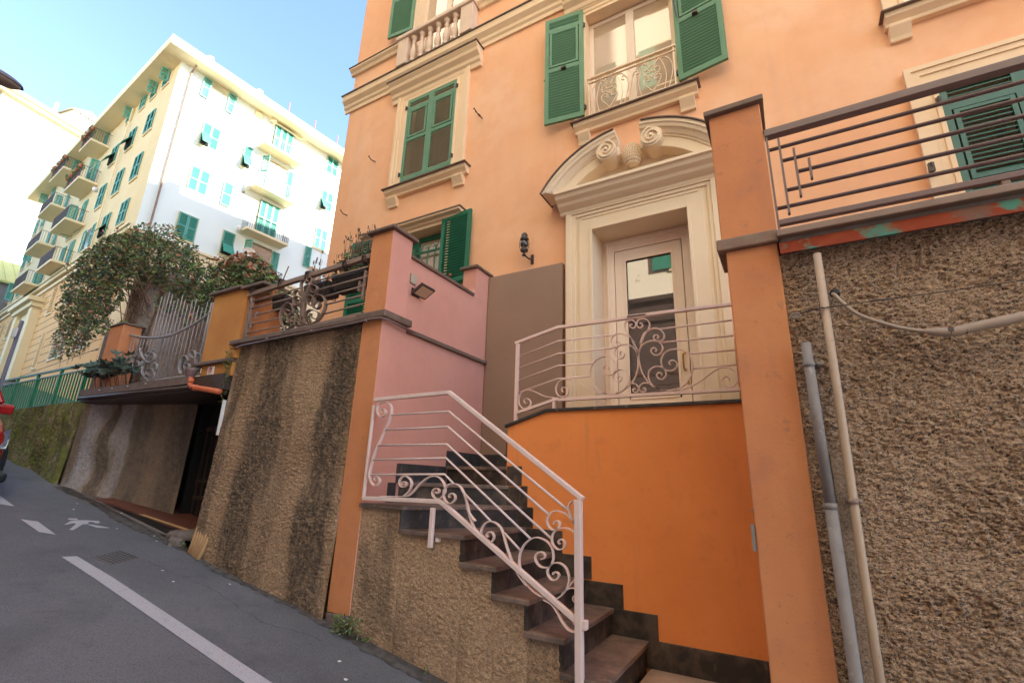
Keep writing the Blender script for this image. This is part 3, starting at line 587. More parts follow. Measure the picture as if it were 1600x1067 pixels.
m.prism([(-8.60, 2.80), (-5.95, 2.86), (-5.95, 2.89), (-8.60, 2.83)], .975, 1.07, 'z'); build(m, 'gutter_fascia', 'coping', t)
m = MB().tube([(-8.6, 2.80, .95), (-7.3, 2.82, .94), (-5.9, 2.86, .935)], .020, 8); build(m, 'gutter_roll', 'iron', t, smooth=True)
m = MB()
for x in (-7.98, -7.62, -7.2, -6.75): m.lathe([(.001, 0), (.012, .004), (.001, .012)], (x, 2.79, 1.02), 8)
build(m, 'stud', 'sign_white', t)
t = thing('orange_parapet', 'weathered orange parapet with flaked paint beside the balcony railing', 'parapet', (-5.7, 3.1, 1.1))
build(bx(-6.03, -5.40, 3.0, 3.24, 1.255, 2.115), 'body', 'block', t, bev=.008)
build(bx(-5.40, -5.34, 3.0, 3.30, 1.26, 2.08), 'end_post', 'block', t, bev=.006)
build(bx(-6.08, -5.42, 2.95, 3.28, 2.115, 2.15), 'coping', 'coping', t, bev=.008)
build(bx(-5.42, -4.98, 2.955, 3.32, 2.085, 2.12), 'end_coping', 'coping', t, bev=.008)
build(bx(-5.40, -5.0, 3.10, 3.26, 1.46, 2.085), 'inner_body', 'pillar', t)
build(bx(-6.11, -5.36, 2.95, 3.28, 1.215, 1.255), 'ledge', 'coping', t, bev=.008)
build(bx(-5.98, -5.36, 3.0, 3.24, 1.06, 1.215), 'base', 'block', t, bev=.006)
t = thing('number_plate', 'small white tile with a red house number mark on the orange parapet', 'house number', (-5.75, 2.99, 1.14))
build(bx(-5.815, -5.69, 2.985, 2.999, 1.095, 1.19), 'tile', 'sign_white', t, bev=.003)
m = MB()
for a, b in (((-5.775, 1.17), (-5.765, 1.115)), ((-5.745, 1.172), (-5.725, 1.15)), ((-5.725, 1.15), (-5.745, 1.115)), ((-5.755, 1.172), (-5.725, 1.172)), ((-5.765, 1.172), (-5.775, 1.165))):
    m.tube([(a[0], 2.983, a[1]), (b[0], 2.983, b[1])], .006, 5)
build(m, 'digit', 'sign_red', t)
o = build(MB().tube([(-5.955, 2.90, 1.06), (-5.955, 2.90, .985), (-5.93, 2.90, .955), (-5.88, 2.90, .94), (-5.36, 2.93, .86)], .030, 10).tube([(-5.955, 2.90, 1.0), (-5.955, 2.90, 1.035)], .036, 10).tube([(-5.86, 2.901, .937), (-5.80, 2.904, .928)], .036, 10), 'drain_pipe', 'pvc_red', smooth=True)
tag(o, 'red-orange plastic drain pipe bending under the parapet', 'pipe')
o = build(MB().lathe([(.012, -.13), (.045, -.10), (.07, -.02), (.075, 0)], (-6.03, 2.92, 1.17), 12), 'rain_hopper', 'rail_brown', smooth=True)
tag(o, 'small bowl-shaped rain hopper above the red drain pipe', 'rain hopper')
# mossy wall on the far left
t = thing('mossy_wall', 'old mossy rendered street wall below the green fence', 'wall', (-12, 3.0, gz(-12)))
rough_sheet('rendered_face', 'moss', (-17.5, 2.99), (-8.83, 2.965), lambda u: gz(-17.5+8.67*u)-.06, lambda u: .955, (0, -1), t, res=.02, amp=.03, seed=15, amp2=.11, batter=.06)
build(bx(-17.5, -8.84, 3.0, 3.32, -1, .95), 'core', 'moss', t)

# dirt and grit gathered along the foot of the walls
rr = random.Random(21); top = []; bot = []
for k in range(150):
    x = -8.7+k*.05; yb = 2.885+.03*math.sin(x*3.1)+rr.uniform(-.025, .02)-(.03 if x < -5.4 else 0); top.append((x, 2.985)); bot.append((x, yb))
m = MB(); vs = [(x, y, gz(x)+.004) for x, y in bot]+[(x, y, gz(x)+.004) for x, y in top]; n = len(bot)
m.add(vs, [(i, i+1, i+1+n, i+n) for i in range(n-1)]); tag(build(m, 'wall_foot_dirt', 'dirt'), kind='structure')

# cracks and tar seams
rr = random.Random(31); m = MB()
for pts in ([(-8.0, .3), (-6.6, .55), (-5.2, .35), (-3.9, .7), (-2.9, .6)], [(-5.2, 2.50), (-4.4, 2.62), (-3.6, 2.58), (-3.0, 2.75)], [(-4.6, 1.2), (-4.3, 1.75), (-4.35, 2.0)]):
    q = []
    for (a, b), (c, d) in zip(pts, pts[1:]):
        for k in range(9): q.append((a+(c-a)*k/9, b+(d-b)*k/9+rr.uniform(-.02, .02)))
    for (a, b), (c, d) in zip(q, q[1:]):
        w = rr.uniform(.0006, .0022); m.add([(a, b-w, gz(a)+.0035), (c, d-w, gz(c)+.0035), (c, d+w, gz(c)+.0035), (a, b+w, gz(a)+.0035)], [(0, 1, 2, 3)])
tag(build(m, 'road_crack', 'dark'), kind='structure')
# ================================================================ ORANGE BUILDING
YF = 4.80
OB = thing('orange_building', 'tall peach-orange apartment building with cream window trims and classical doorway', 'building', (3, 12, -1.5))
HOLES = [(-4.90, -3.89, 4.50, 6.06), (-1.77, -.66, 4.47, 6.12), (-4.95, -3.83, 6.80, 9.3), (-5.20, -3.95, 1.48, 3.52), (1.47, 2.50, 1.48, 3.46), (1.40, 2.45, 4.47, 6.12), (-1.72, -.66, .655, 2.84)]
def wall_grid(x0, x1, z0, z1, holes, y):
    xs = sorted({x0, x1, *[h[0] for h in holes], *[h[1] for h in holes]}); zs = sorted({z0, z1, *[h[2] for h in holes], *[h[3] for h in holes]})
    m = MB()
    for i in range(len(xs)-1):
        for j in range(len(zs)-1):
            cx, cz = (xs[i]+xs[i+1])/2, (zs[j]+zs[j+1])/2
            if any(h[0] < cx < h[1] and h[2] < cz < h[3] for h in holes): continue
            m.add([(xs[i], y, zs[j]), (xs[i+1], y, zs[j]), (xs[i+1], y, zs[j+1]), (xs[i], y, zs[j+1])], [(0, 1, 2, 3)])
    return m
HT = 28.2
m = wall_grid(-6.40, 14, -3, HT, HOLES, YF)
m.add([(-6.40, YF, -3), (-6.40, 45, -3), (-6.40, 45, HT), (-6.40, YF, HT)], [(3, 2, 1, 0)]).add([(14, YF, -3), (14, 45, -3), (14, 45, HT), (14, YF, HT)], [(0, 1, 2, 3)])
m.add([(-6.40, 45, -3), (14, 45, -3), (14, 45, HT), (-6.40, 45, HT)], [(3, 2, 1, 0)])
build(m, 'wall', 'facade', OB)
build(MB().box(-6.9, 14.5, 4.3, 45.5, HT, HT+.3).box(-6.6, -5.9, 23.7, 24.4, HT+.3, HT+1.0), 'roof', 'roof', OB)
for (x0, x1, z0, z1), d, mm in zip(HOLES, (.22, .30, .35, .30, .22, .25, .42), ('trim', 'trim', 'trim', 'trim', 'trim', 'trim', 'cream')):
    m = MB(); y1 = YF+d
    m.add([(x0, YF-.002, z0), (x0, y1, z0), (x0, y1, z1), (x0, YF-.002, z1)], [(0, 1, 2, 3)]).add([(x1, YF-.002, z0), (x1, y1, z0), (x1, y1, z1), (x1, YF-.002, z1)], [(3, 2, 1, 0)])
    m.add([(x0, YF-.002, z1), (x1, YF-.002, z1), (x1, y1, z1), (x0, y1, z1)], [(3, 2, 1, 0)]).add([(x0, YF-.002, z0), (x1, YF-.002, z0), (x1, y1, z0), (x0, y1, z0)], [(0, 1, 2, 3)])
    build(m, 'reveal', mm, OB)
# cornices along the front
def cornice(name, prof, x0, x1, mat='trim', parent=OB):
    return build(MB().prism(prof, x0, x1, 'x'), name, mat, parent)
P2 = [(YF, 6.46), (YF-.03, 6.46), (YF-.035, 6.52), (YF-.06, 6.55), (YF-.065, 6.60), (YF-.12, 6.66), (YF-.13, 6.765), (YF, 6.765)]
for a, b in ((-6.50, -2.052), (-.35, 14)):
    cornice('string_course', P2, a, b); build(bx(a-.02, b, YF-.15, YF-.001, 6.767, 6.785), 'slate_drip', 'coping', OB)
P1 = [(YF, 7.29), (YF-.04, 7.30), (YF-.06, 7.35), (YF-.10, 7.39), (YF-.10, 7.425), (YF, 7.425)]
cornice('string_course', P1, -6.46, -5.205); cornice('string_course', P1, -3.565, 14)
build(bx(-6.48, -5.205, YF-.115, YF-.001, 7.427, 7.44), 'slate_drip', 'coping', OB)

def shutter(name, w, h, mat, flap=True, slat=.042, rev=False, smat=None):
    # a louvred shutter leaf; hinge at x=0, face towards -y, z from 0
    m = MB(); f = .055; d = .036; cuts = [0, .5*h, h] if not flap else [0, .49*h, .88*h, h]
    m.box(0, f, 0, d, 0, h); m.box(w-f, w, 0, d, 0, h)
    zs = [(0, .07)]+[(c-.03, c+.03) for c in cuts[1:-1]]+[(h-.06, h)]
    for a, b in zs: m.box(f, w-f, .001, d-.001, a, b)
    for k in range(len(zs)-1):
        a, b = zs[k][1], zs[k+1][0]; q = 0
        if flap and k == 1:
            m.box(f+.012, f+.045, -.006, d, a+.01, b-.01); m.box(w-f-.045, w-f-.012, -.006, d, a+.01, b-.01); m.box(f+.045, w-f-.045, -.005, d-.002, a+.01, a+.04); m.box(f+.045, w-f-.045, -.005, d-.002, b-.04, b-.01); q = .045; a += .04; b -= .04
        n = max(1, int((b-a)/slat)); st = (b-a)/n
        for i in range(n):
            z = a+(i+.5)*st; x0, x1 = f+q, w-f-q; e = (.016, -.022) if rev else (-.017, .013)
            m.add([(x0, .002, z+e[0]), (x1, .002, z+e[0]), (x1, d-.004, z+e[1]), (x0, d-.004, z+e[1]), (x0, .002, z+e[0]+.006), (x1, .002, z+e[0]+.006), (x1, d-.004, z+e[1]+.006), (x0, d-.004, z+e[1]+.006)],
                  [(0, 1, 2, 3), (7, 6, 5, 4), (0, 4, 5, 1), (2, 6, 7, 3), (1, 5, 6, 2), (0, 3, 7, 4)], 1 if smat else 0)
    return build(m, name, [mat, smat] if smat else mat)
USED = set()
def place_shutter(src, parent, x, y, z, ang=0, flip=False):
    o = src
    if src.name in USED: o = src.copy(); S.collection.objects.link(o)
    USED.add(src.name); o.parent = parent; o.location = Vector((x, y, z))-origin(parent); o.rotation_euler = (0, 0, ang); o.scale = (-1 if flip else 1, 1, 1)
    return o
def hinges(par, pts):
    for x, y, z in pts:
        m = MB().box(x-.02, x+.02, y-.012, y, z-.03, z+.03); m.tube([(x, y-.018, z-.035), (x, y-.018, z+.035)], .009, 6); build(m, 'hinge', 'iron', par)
def sill(par, x0, x1, z0, z1, br):
    prof = [(YF, z0), (YF-.06, z0), (YF-.07, z0+.03), (YF-.12, z0+.07), (YF-.13, z1-.015), (YF, z1-.015)]
    s = build(MB().prism(prof, x0+.03, x1-.03, 'x'), 'sill', 'trim', par); build(bx(x0, x1, YF-.165, YF-.001, z1-.014, z1), 'drip_edge', 'coping', s)
    for a, b in br:
        build(MB().prism([(YF, z0-.155), (YF-.035, z0-.155), (YF-.045, z0-.12), (YF-.10, z0-.03), (YF-.105, z0-.001), (YF, z0-.001)], a, b, 'x'), 'bracket', 'trim', s)
def casing(par, x0, x1, z0, z1, w=.22, mat='trim', top=None):
    tt = top or w; m = MB()
    for (a, b, c, d) in ((x0-w, x0, z0, z1+tt), (x1, x1+w, z0, z1+tt), (x0, x1, z1, z1+tt)):
        m.box(a, b, YF-.035, YF-.001, c, d)
    e = .045
    for (a, b, c, d) in ((x0-w-.004, x0-w+e, z0, z1+tt), (x1+w-e, x1+w+.004, z0, z1+tt), (x0-w+e, x1+w-e, z1+tt-e, z1+tt)):
        m.box(a, b, YF-.060, YF-.034, c, d)
    e2 = .10
    for (a, b, c, d) in ((x0-w+e, x0-w+e2, z0, z1+tt-e), (x1+w-e2, x1+w-e, z0, z1+tt-e), (x0-w+e2, x1+w-e2, z1+tt-e2, z1+tt-e)):
        m.box(a, b, YF-.047, YF-.034, c, d)
    for (a, b, c, d) in ((x0-.03, x0+.006, z0, z1+.03), (x1-.006, x1+.03, z0, z1+.03), (x0+.006, x1-.006, z1-.006, z1+.03)):
        m.box(a, b, YF-.046, YF-.034, c, d)
    return build(m, 'casing', mat, par)
def hood(par, x0, x1, z0, z1, dep=.2):
    h = z1-z0; pr = [(YF, z0), (YF-.04, z0), (YF-.05, z0+.2*h), (YF-.08, z0+.28*h), (YF-.09, z0+.45*h), (YF-.15, z0+.6*h), (YF-.16, z0+.75*h), (YF-dep, z0+.88*h), (YF-dep, z1-.02), (YF, z1-.02)]
    o = build(MB().prism(pr, x0, x1, 'x'), 'hood', 'trim', par); build(bx(x0-.02, x1+.02, YF-dep-.02, YF-.001, z1-.019, z1-.001), 'drip_edge', 'coping', o)
def sash(par, x0, x1, z0, z1, y, mull, pane='pane', mat='white', fw=.055):
    # glazed frame: returns object; panes are its sub-parts
    m = MB(); xs = [x0]+mull+[x1]
    m.box(x0, x0+fw, y, y+.05, z0, z1); m.box(x1-fw, x1, y, y+.05, z0, z1); m.box(x0+fw, x1-fw, y+.001, y+.049, z1-fw, z1); m.box(x0+fw, x1-fw, y+.001, y+.049, z0, z0+fw+.03)
    for c in mull: m.box(c-fw*.95, c+fw*.95, y-.008, y+.045, z0+.01, z1-.01)
    par2 = par; build(m, 'sash', mat, par2, bev=.004)
    for i in range(len(xs)-1): build(bx(xs[i]+fw*.8, xs[i+1]-fw*.8, y+.022, y+.03, z0+fw, z1-fw*.8), 'pane', pane, par2)
def room(par, x0, x1, z0, z1, y, curtain=True):
    m = MB()
    build(m.add([(x0, y, z0), (x1, y, z0), (x1, y, z1), (x0, y, z1)], [(0, 1, 2, 3)]), 'backing', 'dark', par)
def window(loc): 
    return None
# W1 closed shutters, upper left
def anchor(name, x, z, label=None):
    o = bpy.data.objects.new(name, None); S.collection.objects.link(o); o.parent = OB; o.empty_display_size = .05
    o.location = Vector((x, YF, z))-origin(OB)
    if label: o['label'] = label
    return o
SH1 = shutter('shutter', .505, 1.56, 'shutter', smat='slat_faded')
w = anchor('window', -4.40, 4.5, 'window with closed green louvred shutters and cream hood')
casing(w, -4.90, -3.89, 4.37, 6.06); hood(w, -5.26, -3.46, 6.12, 6.458); sill(w, -5.16, -3.55, 4.235, 4.37, ((-5.09, -4.91), (-3.83, -3.65)))
place_shutter(SH1, w, -4.90, YF-.045, 4.49); place_shutter(SH1, w, -3.89, YF-.045, 4.49, flip=True)
hinges(w, [(-4.91, YF-.05, 4.62), (-4.91, YF-.05, 5.9), (-3.88, YF-.05, 4.62), (-3.88, YF-.05, 5.9)])
build(bx(-4.89, -3.9, YF+.16, YF+.17, 4.5, 6.05), 'backing', 'curtain', w)
# W2 open shutters with wrought-iron rail
w = anchor('window', -1.21, 4.5, 'glazed window with open green shutters and a scrolled iron guard')
casing(w, -1.77, -.66, 4.35, 6.12, .16); hood(w, -2.06, -.38, 6.17, 6.50, .24); sill(w, -1.95, -.42, 4.225, 4.355, ((-1.88, -1.73), (-.65, -.49)))
sash(w, -1.77, -.66, 4.47, 6.10, YF+.12, [-1.215], 'pane_curtain')
SH2 = shutter('shutter', .53, 1.74, 'shutter', rev=True)
place_shutter(SH2, w, -1.79, YF-.075, 4.475, ang=R(188)).scale = (1, -1, 1)
place_shutter(SH2, w, -.64, YF-.075, 4.475, ang=R(-8))
hinges(w, [(-1.785, YF-.05, 4.6), (-1.785, YF-.05, 5.95), (-.645, YF-.05, 4.6), (-.645, YF-.05, 5.95)])
m = MB()
for x in (-2.05, -.40): m.box(x-.03, x+.03, YF-.15, YF-.10, 5.28, 5.31); m.tube([(x-.2, YF-.13, 5.35), (x-.22, YF-.13, 5.6), (x-.19, YF-.10, 5.7)], .008, 5)
for x, zz in ((-2.33, 5.21), (-.12, 5.5)): m.tube([(x, YF, zz), (x, YF-.10, zz-.01), (x-.01, YF-.11, zz+.03)], .008, 5)
build(m, 'shutter_stay', 'iron', w)
gr = build(MB().box(-1.72, -.64, YF-.145, YF-.105, 4.925, 4.945).box(-1.71, -.65, YF-.14, YF-.115, 4.862, 4.872).box(-1.71, -.65, YF-.14, YF-.115, 4.375, 4.385).box(-1.705, -1.69, YF-.135, YF-.115, 4.36, 4.925).box(-.67, -.655, YF-.135, YF-.115, 4.36, 4.925), 'guard_rail', 'rail_cream', w)
m = MB(); y0, y1 = YF-.133, YF-.118
for cx in (-1.44, -.92):
    for s in (-1, 1):
        q = lambda l: spline([(cx+s*a, 4.385+b) for a, b in l], 4)
        m.ribbon(q([(.02, .36), (.05, .42), (.11, .46), (.17, .44), (.22, .36), (.235, .25), (.215, .12), (.18, 0)]), y0, y1, .007)
        m.ribbon(q([(.0, .46), (.03, .50), (.07, .51), (.085, .47), (.06, .44), (.04, .46), (.055, .48)]), y0, y1, .006)
        m.ribbon(q([(.0, .02), (.05, .09), (.09, .15), (.10, .21), (.06, .24), (.025, .21), (.035, .18), (.055, .19)]), y0, y1, .008)
        m.ribbon(q([(.0, .22), (.03, .26), (.075, .27), (.095, .31), (.07, .35), (.03, .33), (.035, .30), (.05, .30)]), y0, y1, .008)
        m.ribbon(q([(.0, .40), (.035, .36), (.04, .33), (.0, .30)]), y0, y1, .006)
        m.ribbon(q([(.10, .45), (.14, .33), (.16, .18), (.13, 0)]), y0, y1, .006)
for s in (-1, 1): m.ribbon(spline([(-1.18+s*.02, 4.385), (-1.18+s*.005, 4.55), (-1.18+s*.03, 4.72), (-1.18+s*.08, 4.79), (-1.18+s*.10, 4.74), (-1.18+s*.07, 4.73)], 4), y0, y1, .007)
build(m, 'scrollwork', 'rail_cream', gr)
# W3 french window with balustrade at the top
w = anchor('window', -4.39, 6.8, 'upper window behind a small stone balustrade')
for a_, b_ in ((-5.17, -4.95), (-3.83, -3.60)): build(bx(a_, b_, YF-.17, YF-.001, 6.787, 7.34), 'pedestal', 'stone', w, bev=.006)
build(bx(-5.21, -3.57, YF-.20, YF-.001, 7.34, 7.42), 'handrail', 'stone', w, bev=.015)
for i in range(6):
    x = -4.855+.176*i
    build(MB().lathe([(.058, 0), (.058, .04), (.038, .055), (.032, .07), (.05, .11), (.062, .17), (.055, .24), (.032, .33), (.028, .40), (.042, .43), (.028, .45), (.03, .48), (.055, .50), (.055, .55)], (x, YF-.10, 6.787), 14), 'baluster', 'stone', w, smooth=True)
sash(w, -4.95, -3.83, 6.82, 9.28, YF+.18, [-4.39], 'pane_curtain'); casing(w, -4.95, -3.83, 7.43, 9.3, .10)
SH3 = shutter('shutter', .53, 1.75, 'shutter', rev=True)
place_shutter(SH3, w, -4.98, YF-.075, 7.63, ang=R(186)).scale = (1, -1, 1); place_shutter(SH3, w, -3.80, YF-.075, 7.63, ang=R(-6))
# W4 french window to the left terrace
w = anchor('window', -4.57, 1.5, 'terrace window with open deep green shutters and green grille')
casing(w, -5.20, -3.95, 1.48, 3.52, .14); hood(w, -5.52, -3.60, 3.40+.13, 3.66, .14)
sash(w, -5.20, -3.95, 1.49, 3.50, YF+.14, [-4.575], 'pane_curtain', 'shutter_low', .075)
m = MB()
for i in range(9): x = -5.12+.137*i; m.tube([(x, YF+.09, 1.5), (x, YF+.09, 3.30)], .009, 6)
m.box(-5.18, -3.97, YF+.08, YF+.10, 3.20, 3.225).box(-5.18, -3.97, YF+.08, YF+.10, 2.76, 2.78)
for i in range(8):
    x = -5.05+.137*i; m.ribbon(spline([(x-.06, 3.23), (x-.03, 3.30), (x, 3.33), (x+.04, 3.31), (x+.03, 3.27), (x+.01, 3.28)], 3), YF+.085, YF+.095, .007)
build(m, 'grille', 'shutter_low', w)
SH4 = shutter('shutter', .515, 2.02, 'shutter_low', slat=.04, flap=False, rev=True)
place_shutter(SH4, w, -3.95, YF-.07, 1.57, ang=R(-3)); place_shutter(SH4, w, -5.20, YF-.07, 1.57, ang=R(183)).scale = (1, -1, 1)
m = MB().lathe([(.001, 0), (.02, .01), (.02, .03), (.001, .045)], (-3.70, YF-.11, 2.62), 8).lathe([(.001, 0), (.02, .01), (.02, .03), (.001, .045)], (-3.50, YF-.10, 2.44), 8)
build(m, 'shutter_stay', 'terracotta', w)
# W7 closed shutters behind right railing, W6 above it
w = anchor('window', 1.98, 1.5, 'terrace window with closed green shutters behind the right railing')
casing(w, 1.47, 2.50, 1.48, 3.46, .19, top=.25); SH7 = shutter('shutter', .515, 1.96, 'shutter_dusty')
place_shutter(SH7, w, 1.47, YF-.045, 1.49); place_shutter(SH7, w, 2.50, YF-.045, 1.49, flip=True)
hinges(w, [(1.46, YF-.05, 1.7), (1.46, YF-.05, 3.30), (1.55, YF-.05, 3.42), (2.44, YF-.05, 3.42), (2.51, YF-.05, 3.3)])
build(bx(1.48, 2.49, YF+.16, YF+.17, 1.49, 3.45), 'backing', 'curtain', w)
m = MB().tube([(1.30, YF-.03, 2.62), (1.30, YF-.12, 2.62), (1.29, YF-.13, 2.68)], .012, 6).box(1.27, 1.31, YF-.13, YF-.10, 2.60, 2.68); build(m, 'shutter_stay', 'iron', w)
w = anchor('window', 1.92, 4.5, 'upper right window above the terrace')
casing(w, 1.40, 2.45, 4.355, 6.12, .15); sill(w, 1.20, 2.65, 4.225, 4.355, ((1.25, 1.41), (2.44, 2.60))); sash(w, 1.40, 2.45, 4.47, 6.10, YF+.12, [1.925], 'pane_curtain')
# small iron wall hooks
for x, z in ((-5.55, 5.12), (-3.40, 5.13), (-6.06, 4.24), (-3.44, 5.20), (-5.84, 4.92-1.22)):
    m = MB().tube([(x, YF, z), (x-.01, YF-.09, z-.01), (x-.02, YF-.12, z+.02), (x-.03, YF-.12, z+.05), (x-.05, YF-.115, z+.04)], .008, 6)
    build(m, 'wall_hook', 'iron', OB, smooth=True)
# taupe flat panel
m = MB().box(-3.10, -2.082, 4.715, YF-.001, .14, 2.50); build(m, 'flat_panel', 'panel', OB, bev=.012, label='smooth taupe painted panel left of the doorway')
# ---------------------------------------------------------------- doorway
D = anchor('doorway', -1.19, .65, 'cream classical door surround with broken scroll pediment')
m = MB(); y = YF-.06
m.box(-2.02, -1.72, y, YF-.001, .655, 3.14).box(-.66, -.36, y, YF-.001, .655, 3.14).box(-1.72, -.66, y, YF-.001, 2.84, 3.14)
m.box(-2.035, -1.965, y-.035, y+.001, .655, 3.14).box(-.415, -.345, y-.035, y+.001, .655, 3.14).box(-1.965, -.415, y-.035, y+.001, 3.08, 3.14)
m.box(-1.965, -1.925, y-.018, y+.001, .655, 3.08).box(-.455, -.415, y-.018, y+.001, .655, 3.08).box(-1.925, -.455, y-.018, y+.001, 3.04, 3.08)
m.box(-1.875, -1.72, y-.014, y+.001, .655, 2.985).box(-.66, -.505, y-.014, y+.001, .655, 2.985).box(-1.72, -.66, y-.014, y+.001, 2.84, 2.985)
m.box(-1.84, -.54, y-.010, y+.001, 3.0, 3.03)
m.box(-1.745, -1.715, y-.026, y-.013, .655, 2.87).box(-.665, -.635, y-.026, y-.013, .655, 2.87).box(-1.715, -.665, y-.026, y-.013, 2.835, 2.87)
build(m, 'surround', 'cream', D, bev=.003)
build(MB().box(-2.0, -1.72, YF-.10, YF-.062, .652, .745).box(-.66, -.24, YF-.10, YF-.062, .652, .77), 'plinth_tile', 'slate', D, bev=.003)
ent = build(MB().prism([(YF-.04, 3.10), (YF-.10, 3.10), (YF-.11, 3.13), (YF-.15, 3.15), (YF-.18, 3.17), (YF-.20, 3.20), (YF-.25, 3.23), (YF-.27, 3.27), (YF-.30, 3.28), (YF-.30, 3.315), (YF-.04, 3.315)], -2.10, -.28, 'x'), 'entablature', 'cream', D)
# pediment arcs
PX, PZ, PR = -1.19, 2.635, 1.245
def arc(s):
    m = MB(); prof = [(0, .34), (-.035, .34), (-.045, .325), (-.075, .315), (-.085, .29), (-.125, .265), (-.135, .25), (-.145, .25), (-.155, .235), (-.265, .235), (-.27, .05), (0, .05)]
    a0 = math.acos(max(-1, (1.05)/PR)); a0 = math.asin((3.315-PZ)/PR)*.97; a1 = R(83.5); N = 22; n = len(prof); vs = []
    for i in range(N+1):
        a = a0+(a1-a0)*i/N
        for r, q in prof:
            rr = PR+r; z = PZ+rr*math.sin(a); x = rr*math.cos(a)
            vs.append((PX-s*x, YF-q, max(z, 3.31)))
    fs = [(i*n+k, i*n+(k+1) % n, (i+1)*n+(k+1) % n, (i+1)*n+k) for i in range(N) for k in range(n)]+[tuple(range(n))[::-1], tuple(range(N*n, N*n+n))]
    m.add(vs, fs)
    # scroll volute: barrel plus spiral relief
    cx, cz = PX-s*.255, 3.655
    m.prism([(cx+.118*math.cos(k*math.pi/14), cz+.118*math.sin(k*math.pi/14)) for k in range(28)], YF-.315, YF-.02, 'y')
    sp = []
    for k in range(64):
        a = R(90)+s*k*.19*-1; r = .108*(1-k/64)**.8+.004
        sp.append((cx+r*math.cos(a), cz+r*math.sin(a)))
    m.ribbon(sp, YF-.338, YF-.31, .016)
    m.lathe([(.001, 0), (.02, .001), (.02, .03)], (cx, YF-.33, cz-.01), 10)
    build(m, 'pediment_scroll', 'cream', D)
    m = MB(); vs = []
    for i in range(N+1):
        a = a0+(a1-.01-a0)*i/N
        for r, q in ((.004, .36), (.016, .36), (.016, .01), (.004, .01)): vs.append((PX-s*(PR+r)*math.cos(a), YF-q, PZ+(PR+r)*math.sin(a)))
    m.add(vs, [(i*4+k, i*4+(k+1) % 4, (i+1)*4+(k+1) % 4, (i+1)*4+k) for i in range(N) for k in range(4)]); build(m, 'slate_edge', 'coping', D)
arc(1); arc(-1)
tym = MB().prism([(PX+.99*math.cos(R(180-k*8.6)), max(PZ+.99*math.sin(R(180-k*8.6)), 3.316)) for k in range(4, 18)], YF-.07, YF-.001, 'y')
build(tym, 'tympanum', 'cream', D)
m = MB(); cx, cz = -1.185, 3.60
pf = [(.135*math.sin(math.pi*k/10)+.001, 0, -.15*math.cos(math.pi*k/10)) for k in range(11)]
for k in range(11): pass
m.lathe([(max(.001, (.105)*math.sin(math.pi*k/10)), -.145*math.cos(math.pi*k/10)) for k in range(11)], (cx, YF-.16, cz), 16)
for j in range(8):
    z = cz-.115+j*.031; rr = .105*math.sqrt(max(.05, 1-((z-cz)/.148)**2)); k_ = max(5, int(rr*150))
    for i in range(k_):
        a = R(-180)+R(180)*(i+(.5 if j % 2 else 0))/k_; nq = Vector((math.cos(a), math.sin(a), 0)); tq = Vector((-math.sin(a), math.cos(a), 0)); c = Vector((cx, YF-.16, z))+nq*(rr-.004)
        m.add([c+nq*.015, c+tq*.016+Vector((0, 0, .006)), c+Vector((0, 0, .020)), c-tq*.016+Vector((0, 0, .006)), c-tq*.010-Vector((0, 0, .014)), c-Vector((0, 0, .022)), c+tq*.010-Vector((0, 0, .014))], [(0, 1, 2), (0, 2, 3), (0, 3, 4), (0, 4, 5), (0, 5, 6), (0, 6, 1)])
build(m, 'cone_ornament', 'cream', D, smooth=False)
# door itself
yd = YF+.30
m = MB()
for a, b, c, d, q in ((-1.67, -1.55, .655, 2.77, 0), (-.72, -.60, .655, 2.77, 0)):
    pass
m.box(-1.72, -1.60, yd, yd+.08, .655, 2.84).box(-.76, -.66, yd, yd+.08, .655, 2.84).box(-1.60, -.76, yd, yd+.08, 2.71, 2.84)
m.box(-1.635, -1.575, yd-.025, yd+.001, .655, 2.77).box(-.80, -.735, yd-.025, yd+.001, .655, 2.77).box(-1.575, -.80, yd-.025, yd+.001, 2.68, 2.77)
m.box(-1.66, -1.635, yd-.04, yd+.001, .655, 2.79).box(-.735, -.70, yd-.04, yd+.001, .655, 2.79).box(-1.635, -.735, yd-.04, yd+.001, 2.77, 2.79)
build(m, 'door_frame', 'door_paint', D, bev=.003)
d = build(MB().box(-1.57, -1.45, yd-.01, yd+.04, .67, 2.675).box(-.91, -.81, yd-.01, yd+.04, .67, 2.675).box(-1.45, -.91, yd-.009, yd+.039, 2.55, 2.675).box(-1.45, -.91, yd-.009, yd+.039, .67, .90)
          .box(-1.46, -1.435, yd-.02, yd-.008, .93, 2.56).box(-.925, -.90, yd-.02, yd-.008, .93, 2.56).box(-1.435, -.925, yd-.02, yd-.008, 2.535, 2.56).box(-1.435, -.925, yd-.02, yd-.008, .90, .93), 'door', 'door_paint', D, bev=.003)
build(bx(-1.44, -.92, yd+.01, yd+.02, .91, 2.555), 'pane', 'pane_door', d)
m = MB().tube([(-.857, yd-.01, 1.36), (-.857, yd-.05, 1.36), (-.865, yd-.055, 1.34), (-.865, yd-.055, 1.20), (-.857, yd-.05, 1.18), (-.857, yd-.01, 1.18)], .009, 8)
for z in (1.36, 1.18): m.lathe([(.001, 0), (.018, .004), (.018, .012)], (-.857, yd-.012, z-.006), 10)
m.box(-.845, -.825, yd-.02, yd-.008, 1.03, 1.08)
build(m, 'handle', 'brass', d)
build(bx(-1.72, -.66, YF+.0, YF+.34, .60, .665), 'threshold', 'door_paint', D, bev=.004)
build(bx(-1.72, -.66, YF+.40, YF+.42, .6, 2.84), 'backing', 'dark', D)
